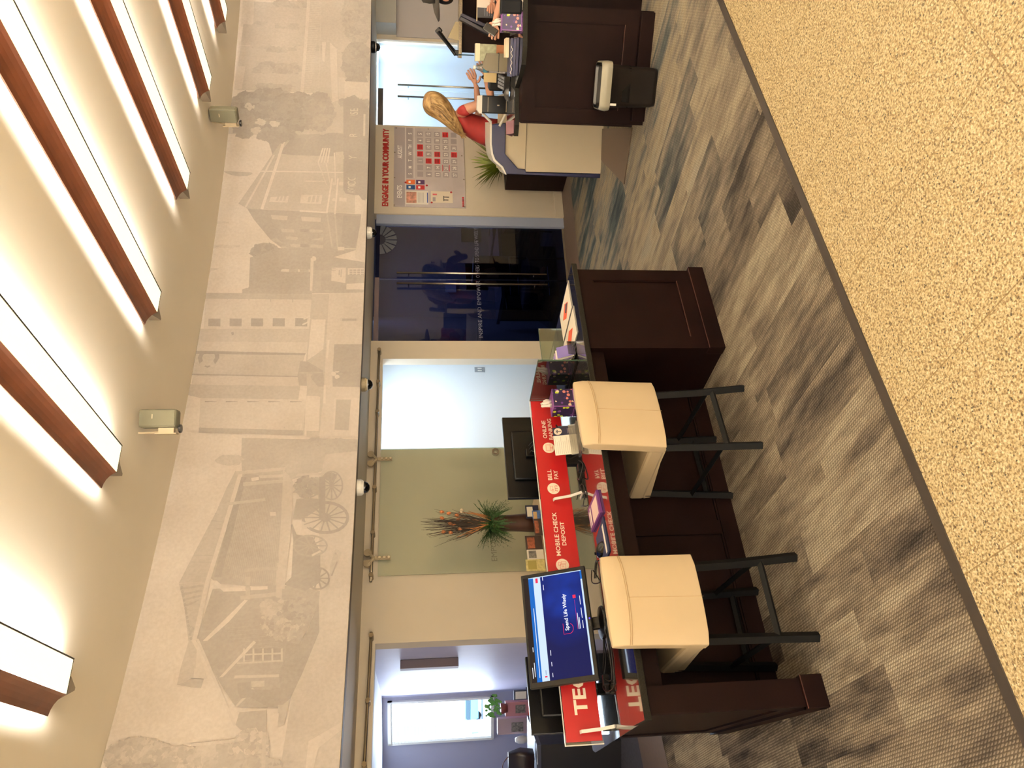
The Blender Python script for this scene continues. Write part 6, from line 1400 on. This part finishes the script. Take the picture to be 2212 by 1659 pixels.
# man with a hat, cut by the picture edge
mo_ = thing('person', 'person in a dark felt hat holding a clear cased phone at the counter', 'person', (3.36, 6.55, 0), 0)
def mh(p, r): return (p[0] - 3.36, p[1] - 6.55, p[2], r)
hx, hy, hz_ = 3.335, 6.62, 1.49
S = Sk(); pel = S.a(mh((3.50, 6.66, .94), 0)[:3], .13, None, .17); ab = S.a(mh((3.49, 6.66, 1.10), 0)[:3], .115, pel, .16); ch = S.a(mh((3.45, 6.65, 1.25), 0)[:3], .11, ab, .16); sb = S.a(mh((3.42, 6.64, 1.325), 0)[:3], .07, ch, .12)
nk = S.a(mh((3.39, 6.63, 1.38), 0)[:3], .052, sb); h0 = S.a(mh((3.355, 6.625, 1.435), 0)[:3], .068, nk); h1 = S.a(mh((hx, hy, 1.50), 0)[:3], .085, h0); S.a(mh((hx, hy, 1.56), 0)[:3], .075, h1)
for sy in (-1, 1): S.chain(pel, [mh((3.50, 6.66 + .10 * sy, .82), .09), mh((3.50, 6.66 + .10 * sy, .48), .06), mh((3.50, 6.66 + .10 * sy, .08), .042), mh((3.41, 6.66 + .10 * sy, .035), .034)])
hp = PY(1070, 44, 6.32); ep = PY(1088, -10, 6.38); 
a1 = S.chain(sb, [mh((3.42, 6.46, 1.31), .055), mh((3.45, 6.42, 1.18), .046), mh((ep.x + .12, 6.40, 1.05), .042), mh((ep.x, ep.y, ep.z + .01), .036), mh((hp.x, hp.y, hp.z), .028)])
S.hand(a1, (hp.x - 3.36, hp.y - 6.55, hp.z), (-1, -.25, .10), (.1, .2, 1), (0, .35, .0), -1, 1.15)
a2 = S.chain(sb, [mh((3.45, 6.80, 1.31), .055), mh((3.47, 6.84, 1.16), .045), mh((3.42, 6.76, 1.06), .038), mh((3.36, 6.70, 1.08), .028)])
S.hand(a2, (3.355 - 3.36, 6.70 - 6.55, 1.082), (-1, -.1, .1), (0, .3, 1), (0, .3, 0), 1)
skin_mesh('body', S.n, S.e, M_SKIN, mo_); face(mo_, (hx - 3.36, hy - 6.55, 1.49), (.15, -.95, -.3), 1)
S = Sk(); pel = S.a(mh((3.50, 6.66, .90), 0)[:3], .145, None, .19); ab = S.a(mh((3.49, 6.66, 1.09), 0)[:3], .13, pel, .18); ch = S.a(mh((3.45, 6.65, 1.25), 0)[:3], .125, ab, .175); sb = S.a(mh((3.42, 6.64, 1.32), 0)[:3], .08, ch, .13)
S.chain(sb, [mh((3.42, 6.45, 1.315), .066), mh((3.45, 6.41, 1.19), .060), mh((3.44, 6.40, 1.12), .055)]); S.chain(sb, [mh((3.45, 6.82, 1.315), .066), mh((3.47, 6.85, 1.16), .056)])
skin_mesh('red_shirt', S.n, S.e, mat('bright red shirt', (180, 28, 26), .7), mo_)
S = Sk(); p_ = S.a(mh((3.50, 6.66, .86), 0)[:3], .15, None, .18)
for sy in (-1, 1): S.chain(p_, [mh((3.50, 6.66 + .10 * sy, .74), .105), mh((3.50, 6.66 + .10 * sy, .1), .068)])
skin_mesh('trousers', S.n, S.e, MATS['dark trousers'], mo_)
S = Sk(); h0 = S.a(mh((hx + .0, hy + .02, 1.55), 0)[:3], .092, None, .09); h1 = S.a(mh((hx - .03, hy + .03, 1.48), 0)[:3], .078, h0); S.a(mh((hx - .02, hy + .04, 1.41), 0)[:3], .05, h1)
skin_mesh('hair', S.n, S.e, mat('black hair', (16, 12, 10), .5), mo_)
b = MB(); Mt = Matrix.Rotation(R_(-8), 4, 'Y')
b.lathe([(.088, 0), (.18, .012), (.235, -.004), (.238, .002), (.182, .022), (.098, .014)], seg=30, M=Mt, c=(hx - 3.36, hy - 6.55, 1.575)); b.lathe([(.095, .01), (.094, .06), (.080, .115), (.06, .125), (.001, .112)], seg=26, M=Mt, c=(hx - 3.36, hy - 6.55, 1.575)); b.build('hat', mat('dark grey felt', (40, 35, 29), .9, var=.15, vscale=30), mo_, smooth=True)
pp = PY(1060, 64, 6.28)
t = thing('phone', 'dark phone in a clear case held over the tissue box', 'phone', (pp.x, pp.y, pp.z), R_(-15))
b = MB(); b.box((0, 0, 0), (.058, .008, .115), rot=(R_(-15), R_(35), 0), bevel=.004); b.build('phone_body', mat('phone glass', (18, 18, 24), .15), t); b = MB(); b.box((0, .002, 0), (.064, .011, .121), rot=(R_(-15), R_(35), 0), bevel=.005); b.build('clear_case', M_ACR, t)
pp = PY(1053, 20, 6.7); t = thing('document', 'black and white printed sheet held beside the hat wearing person', 'document', (pp.x, pp.y, pp.z), R_(-12))
b = MB(); b.b2(-.07, .09, -.002, .002, -.09, .09); b.build('sheet', mat('black printed page', (22, 22, 26), .5), t)
b = MB()
for k in range(5): b.b2(-.055, -.05 + .07, -.0035, -.0022, -.06 + k * .02, -.055 + k * .02)
b.build('text_lines', mat('grey text', (110, 110, 120), .6), t); b = MB(); b.b2(.01, .09, -.004, -.0022, -.06, .09); b.build('white_page', M_PAPER, t); b = MB(); b.b2(-.10, .09, -.003, .003, .088, .094); b.build('top_edge', mat('cream card edge', (220, 200, 160), .6), t)

# ------------------------------------------------------------------ left office
Yo = 8.0
M_BLK2 = mat('black furniture', (12, 13, 20), .45)
def ofc(name, label, cat, px, py, Y, rot=0, grp=None):
    p = PY(px, py, Y); return thing(name, label, cat, p, rot, grp)
def zof(px, Y): return PY(px, 1560, Y).z
zt = zof(1146, Yo)
c0 = PY(1146, 1515, Yo); c1 = PY(1146, 1600, Yo)
t = thing('credenza', 'dark low credenza under the office window holding frames and boxes', 'credenza', ((c0.x + c1.x) / 2, Yo + .18, 0), 0)
w = abs(c0.x - c1.x) / 2
b = MB(); b.b2(-w, w, -.2, .2, 0, zt - .004, bevel=.003); b.build('body', M_BLK2, t)
def box_at(name, label, cat, x0, x1, y0, y1, m, Y=Yo, d=.06, parts=(), z0=None, grp=None):
    a = PY(x0, y1, Y); c = PY(x1, y0, Y); zb = zt if z0 is None else z0
    t = thing(name, label, cat, ((a.x + c.x) / 2, Y + d / 2, zb), 0, grp); hw = abs(c.x - a.x) / 2; hh = a.z - zb
    b = MB(); b.b2(-hw, hw, -d / 2, d / 2, 0, hh, bevel=.002); b.build('body', m, t)
    for nm, u0, u1, v0, v1, mm in parts:
        b = MB(); b.b2(-hw + 2 * hw * u0, -hw + 2 * hw * u1, -d / 2 - .002, -d / 2 + .001, hh * v0, hh * v1); b.build(nm, mm, t)
    return t
box_at('picture_frame', 'grey picture frame with a white certificate near the office window corner', 'picture frame', 1110, 1146, 1490, 1513, mat('grey frame', (70, 72, 86), .5), parts=(('certificate', .12, .88, .25, .9, M_PAPER),), d=.02)
box_at('photo_box', 'pink and orange box with a couple photo under the green vine', 'photo box', 1092, 1146, 1515, 1548, mat('rosy box', (190, 130, 136), .6), parts=(('photo', .2, .8, .2, .6, M_PIC2), ('orange_base', 0, 1, 0, .1, mat('flyer orange', (232, 92, 52), .5))))
box_at('photo_box', 'tan lilac box with a grey photo left of the pink box', 'photo box', 1075, 1146, 1550, 1588, mat('tan lilac box', (170, 150, 158), .6), parts=(('photo', .15, .75, .22, .58, M_PIC2),))
t = ofc('vine_vase', 'rust coloured pot with a trailing green vine on the office window sill', 'potted plant', 1092, 1530, Yo - .05)
b = MB(); b.lathe([(.001, 0), (.04, 0), (.055, .06), (.05, .07), (.001, .07)], (0, 0, -.02), 16); b.build('pot', mat('rust pot', (130, 60, 50), .5), t, smooth=True)
b = MB(); rd = random.Random(8)
for k in range(46):
    a = rd.uniform(0, 6.28); q = Vector((rd.uniform(-.08, .14), rd.uniform(-.05, .05), .05 + rd.uniform(0, .15))); r = rd.uniform(.012, .026)
    b.poly([q + Vector((r * math.cos(a + i * 1.257) * (1.2 if i == 0 else .8), rd.uniform(-.004, .004), r * math.sin(a + i * 1.257))) for i in range(5)])
for k in range(5): b.tube([(0, 0, .04), (.02 * k - .03, .01, .10), (.04 * k - .06, 0, .17 - .01 * k)], .002, 4)
b.build('vine', mat('vine green', (96, 150, 70), .5), t, fixn=False)
t = ofc('white_vase', 'small glossy white vase beside the tan lilac box', 'vase', 1140, 1597, Yo - .05)
b = MB(); b.lathe([(.001, 0), (.025, 0), (.04, .05), (.035, .10), (.02, .13), (.001, .13)], (0, 0, .0), 16); b.build('vase', M_WHITE, t, smooth=True)
# grey shelf unit and black chair
sA, sB = PY(1150, 1642, 7.27), PY(1222, 1588, 7.27)
t = thing('drawer_unit', 'grey stacked letter trays unit left of the wide monitor back', 'letter trays', ((sA.x + sB.x) / 2, 7.42, 0), 0); hw = abs(sB.x - sA.x) / 2
b = MB(); b.b2(-hw, hw, -.15, .15, 0, sA.z, bevel=.003); b.build('body', mat('grey tray unit', (150, 146, 160), .6), t)
for k in range(4): b = MB(); b.b2(-hw * .7, hw * .8, -.154, -.148, sA.z - .07 - k * .075, sA.z - .045 - k * .075); b.build('slot', M_BLACK, t)
b1, b2_ = PY(1098, 1660, 6.6), PY(1150, 1618, 6.6)
t = thing('handbag', 'brown black handbag with thin loop handles at the picture bottom edge', 'handbag', (b1.x + .02, 6.6, PY(1152, 1640, 6.6).z), 0)
hh = b1.z - PY(1152, 1640, 6.6).z
b = MB(); loft(b, [(rrect(.12, .06, .03), 0), (rrect(.135, .065, .03), hh * .5), (rrect(.115, .03, .02), hh)], (True, True)); b.build('bag', mat('bag leather', (34, 26, 30), .4), t, smooth=True)
b = MB(); b.tube([(-.08 + .16 * k / 10, 0, hh + .05 * math.sin(k / 10 * 3.14)) for k in range(11)], .004, 6); b.build('handle', mat('handle brown', (84, 48, 40), .5), t)
d0 = PY(1155, 1700, 6.55); d1 = PY(1160, 1612, 6.55)
t = thing('office_desk', 'black office desk under the handbag at the picture bottom edge', 'desk', ((d0.x + d1.x) / 2, 6.87, 0), 0); hw = abs(d1.x - d0.x) / 2
b = MB(); b.b2(-hw, hw, -.3, .3, d1.z - .04, d1.z - .003, bevel=.003); b.build('desktop', mat('desk top blue black', (60, 64, 84), .4), t)
b = MB(); b.b2(-hw + .01, hw - .01, -.28, .28, 0, d1.z - .04); b.build('pedestal', M_BLK2, t)
p = PY(1158, 1640, 6.5); t = thing('papers', 'loose pale blue papers on the black office desk', 'papers', (p.x, 6.60, d1.z - .002), R_(20))
b = MB(); b.b2(-.08, .08, -.06, .06, 0, .003); b.build('sheet', mat('cool paper', (180, 196, 224), .7), t); b = MB(); b.box((.02, .03, .008), (.14, .10, .002), rot=(0, R_(5), R_(30))); b.build('sheet', mat('cool paper', (180, 196, 224), .7), t)
cpos = PZ(1322, 1640, 0); t = thing('office_chair', 'black office chair seen low at the picture bottom edge', 'chair', (cpos.x - .20, cpos.y - .68, 0), R_(20))
b = MB(); b.box((0, 0, .46), (.46, .44, .08), bevel=.03); b.build('seat', M_BLK2, t); b = MB(); b.box((0, .23, .74), (.42, .06, .48), bevel=.025); b.build('backrest', M_BLK2, t)
b = MB(); b.tube([(0, 0, .42), (0, 0, .10)], .025, 10); b.build('gas_column', M_BLACK, t)
for k in range(5):
    a = k * 1.2566; b = MB(); b.tube([(0, 0, .11), (.26 * math.cos(a), .26 * math.sin(a), .07)], [.022, .016], 8); o = b.build('foot', M_BLACK, t); b = MB(); b.ball((.26 * math.cos(a), .26 * math.sin(a), .03), .028, (1, 1, 1), 10); b.build('castor', M_BLACK, o)
# hanging wall pocket on the office right wall
wd_ = (oR1 - oR0).normalized(); wn_ = Vector((wd_.y, -wd_.x, 0)); wn_ = -wn_ if wn_.x > 0 else wn_
def onwall(px, py):
    d = raydir(px, py); o0 = Vector((0, 0, CAMH)); tt_ = (oR0 - o0).dot(wn_) / d.dot(wn_); return o0 + d * tt_
qa, qb = onwall(864, 1420), onwall(990, 1420)
t = thing('wall_box', 'long grey upright box hung on the bright office wall', 'wall box', (qb.x, qb.y, qb.z), math.atan2(wd_.y, wd_.x))
H = qa.z - qb.z; loc_y = .0
sgn = 1 if Matrix.Rotation(math.atan2(wd_.y, wd_.x), 3, 'Z') @ Vector((0, 1, 0)) @ wn_ > 0 else -1
b = MB(); b.b2(-.02, .08, 0.002 * sgn, .075 * sgn, 0, H, bevel=.004); b.build('box', mat('grey mauve box', (96, 84, 92), .6), t)
b = MB(); b.b2(-.02, .08, .0755 * sgn, .079 * sgn, .0, H); b.build('lip', mat('mauve lip', (140, 120, 124), .6), t)
qc = onwall(880, 1455); b = MB(); b.b2(.12, .42, .002 * sgn, .006 * sgn, .02, H - .05); b.build('clear_pocket', M_ACR, t)

# ------------------------------------------------------------------ dark office behind the blue glass
rA, rB, rC, rD, ra = ROOM_D
def inroom(u, v, z=0.0):
    p = rA.lerp(rB, u); q = rD.lerp(rC, u); r = p.lerp(q, v); return Vector((r.x, r.y, z))
rz = -ra
t = thing('office_desk', 'black desk with a blue lit edge inside the dark office', 'desk', inroom(.34, .35), rz)
b = MB(); b.b2(-.55, .55, -.35, .35, .68, .72, bevel=.004); b.build('desktop', mat('dim desk top', (70, 72, 96), .35), t); b = MB(); b.b2(-.53, .2, -.33, .30, 0, .68); b.build('pedestal', M_BLK2, t)
b = MB(); b.b2(-.52, -.10, -.335, -.331, .60, .612); b.b2(-.52, -.10, -.335, -.331, .50, .508); b.b2(-.52, -.10, -.335, -.331, .12, .128); b.build('drawer_edge', mat('cool metal edge', (120, 140, 200), .3, metal=.6), t)
for k, (u, v, zz_, rr_, lab) in enumerate(((.32, .36, .72, 12, 'dark monitor back on the left desk inside the dark office'), (.62, .55, .72, -16, 'raised dark monitor in the middle of the dark office'))):
    t = thing('monitor', lab, 'monitor', inroom(u, v, zz_ + .001), rz + R_(rr_))
    b = MB(); b.b2(-.22, .22, -.02, .02, .12, .40, bevel=.004); b.build('housing', M_BLACK, t); b = MB(); b.b2(-.02, .02, .0, .03, 0, .2); b.b2(-.10, .10, -.07, .07, 0, .012); b.build('stand', M_BLACK, t)
t = thing('office_desk', 'second black desk on the right inside the dark office', 'desk', inroom(.66, .55), rz)
b = MB(); b.b2(-.5, .5, -.3, .3, .68, .72, bevel=.004); b.build('desktop', mat('dim desk top', (70, 72, 96), .35), t); b = MB(); b.b2(-.48, .48, .1, .28, 0, .68); b.build('modesty_panel', M_BLK2, t)
def dark_chair(u, v, r, lab):
    t = thing('office_chair', lab, 'chair', inroom(u, v), rz + r, 'chairs in the dark office')
    b = MB(); b.box((0, 0, .46), (.48, .46, .08), bevel=.03); b.build('seat', mat('slate fabric', (44, 52, 72), .8), t); b = MB(); b.box((0, .24, .80), (.44, .07, .56), bevel=.03); b.build('backrest', M_BLK2, t)
    for sx_ in (-1, 1): b = MB(); b.tube([(sx_ * .24, .18, .46), (sx_ * .26, .15, .66), (sx_ * .26, -.15, .66), (sx_ * .24, -.18, .46)], .018, 8); b.build('armrest', M_BLACK, t)
    for sx_ in (-1, 1):
        for sy in (-1, 1): b = MB(); b.tube([(sx_ * .2, sy * .2, .44), (sx_ * .22, sy * .22, 0)], .014, 6); b.build('leg', M_BLACK, t)
dark_chair(.30, .12, R_(-70), 'brown black armchair at the left edge of the dark office'); dark_chair(.72, .14, R_(160), 'slate seated chair in front of the right desk in the dark office')
def wall_item(name, lab, cat, u, z, w, h, m, off=.02, led=None):
    t = thing(name, lab, cat, inroom(u, .985, z), rz); b = MB(); b.b2(-w / 2, w / 2, -off, 0, 0, h); b.build('panel', m, t); return t
wall_item('office_window', 'pale blue lit pane on the back wall of the dark office', 'window', .70, 1.05, .42, .62, mat('dusk pane', (90, 104, 150), .5, emit=(96, 112, 170), es=.5))
wall_item('office_window', 'narrow pale pane at the right of the dark office back wall', 'window', .84, 1.0, .08, .95, mat('dusk pane 2', (120, 134, 180), .5, emit=(120, 136, 190), es=.5))
wall_item('whiteboard', 'small white notice on the left back wall of the dark office', 'notice', .20, 1.15, .18, .16, mat('glowing paper', (120, 130, 150), .6, emit=(90, 100, 130), es=.35))  # the notice is no lamp; a faint glow is put into its material
t = wall_item('wall_sign', 'white notice strip with red print high in the dark office', 'sign', .72, 1.80, .45, .10, mat('glowing sign', (150, 150, 190), .6, emit=(110, 112, 160), es=.4))  # sign and its red print get a painted glow instead of room light
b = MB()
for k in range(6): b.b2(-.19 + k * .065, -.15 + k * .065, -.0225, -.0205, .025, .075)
b.build('red_print', mat('glowing red print', (150, 60, 90), .6, emit=(120, 40, 70), es=.3), t)
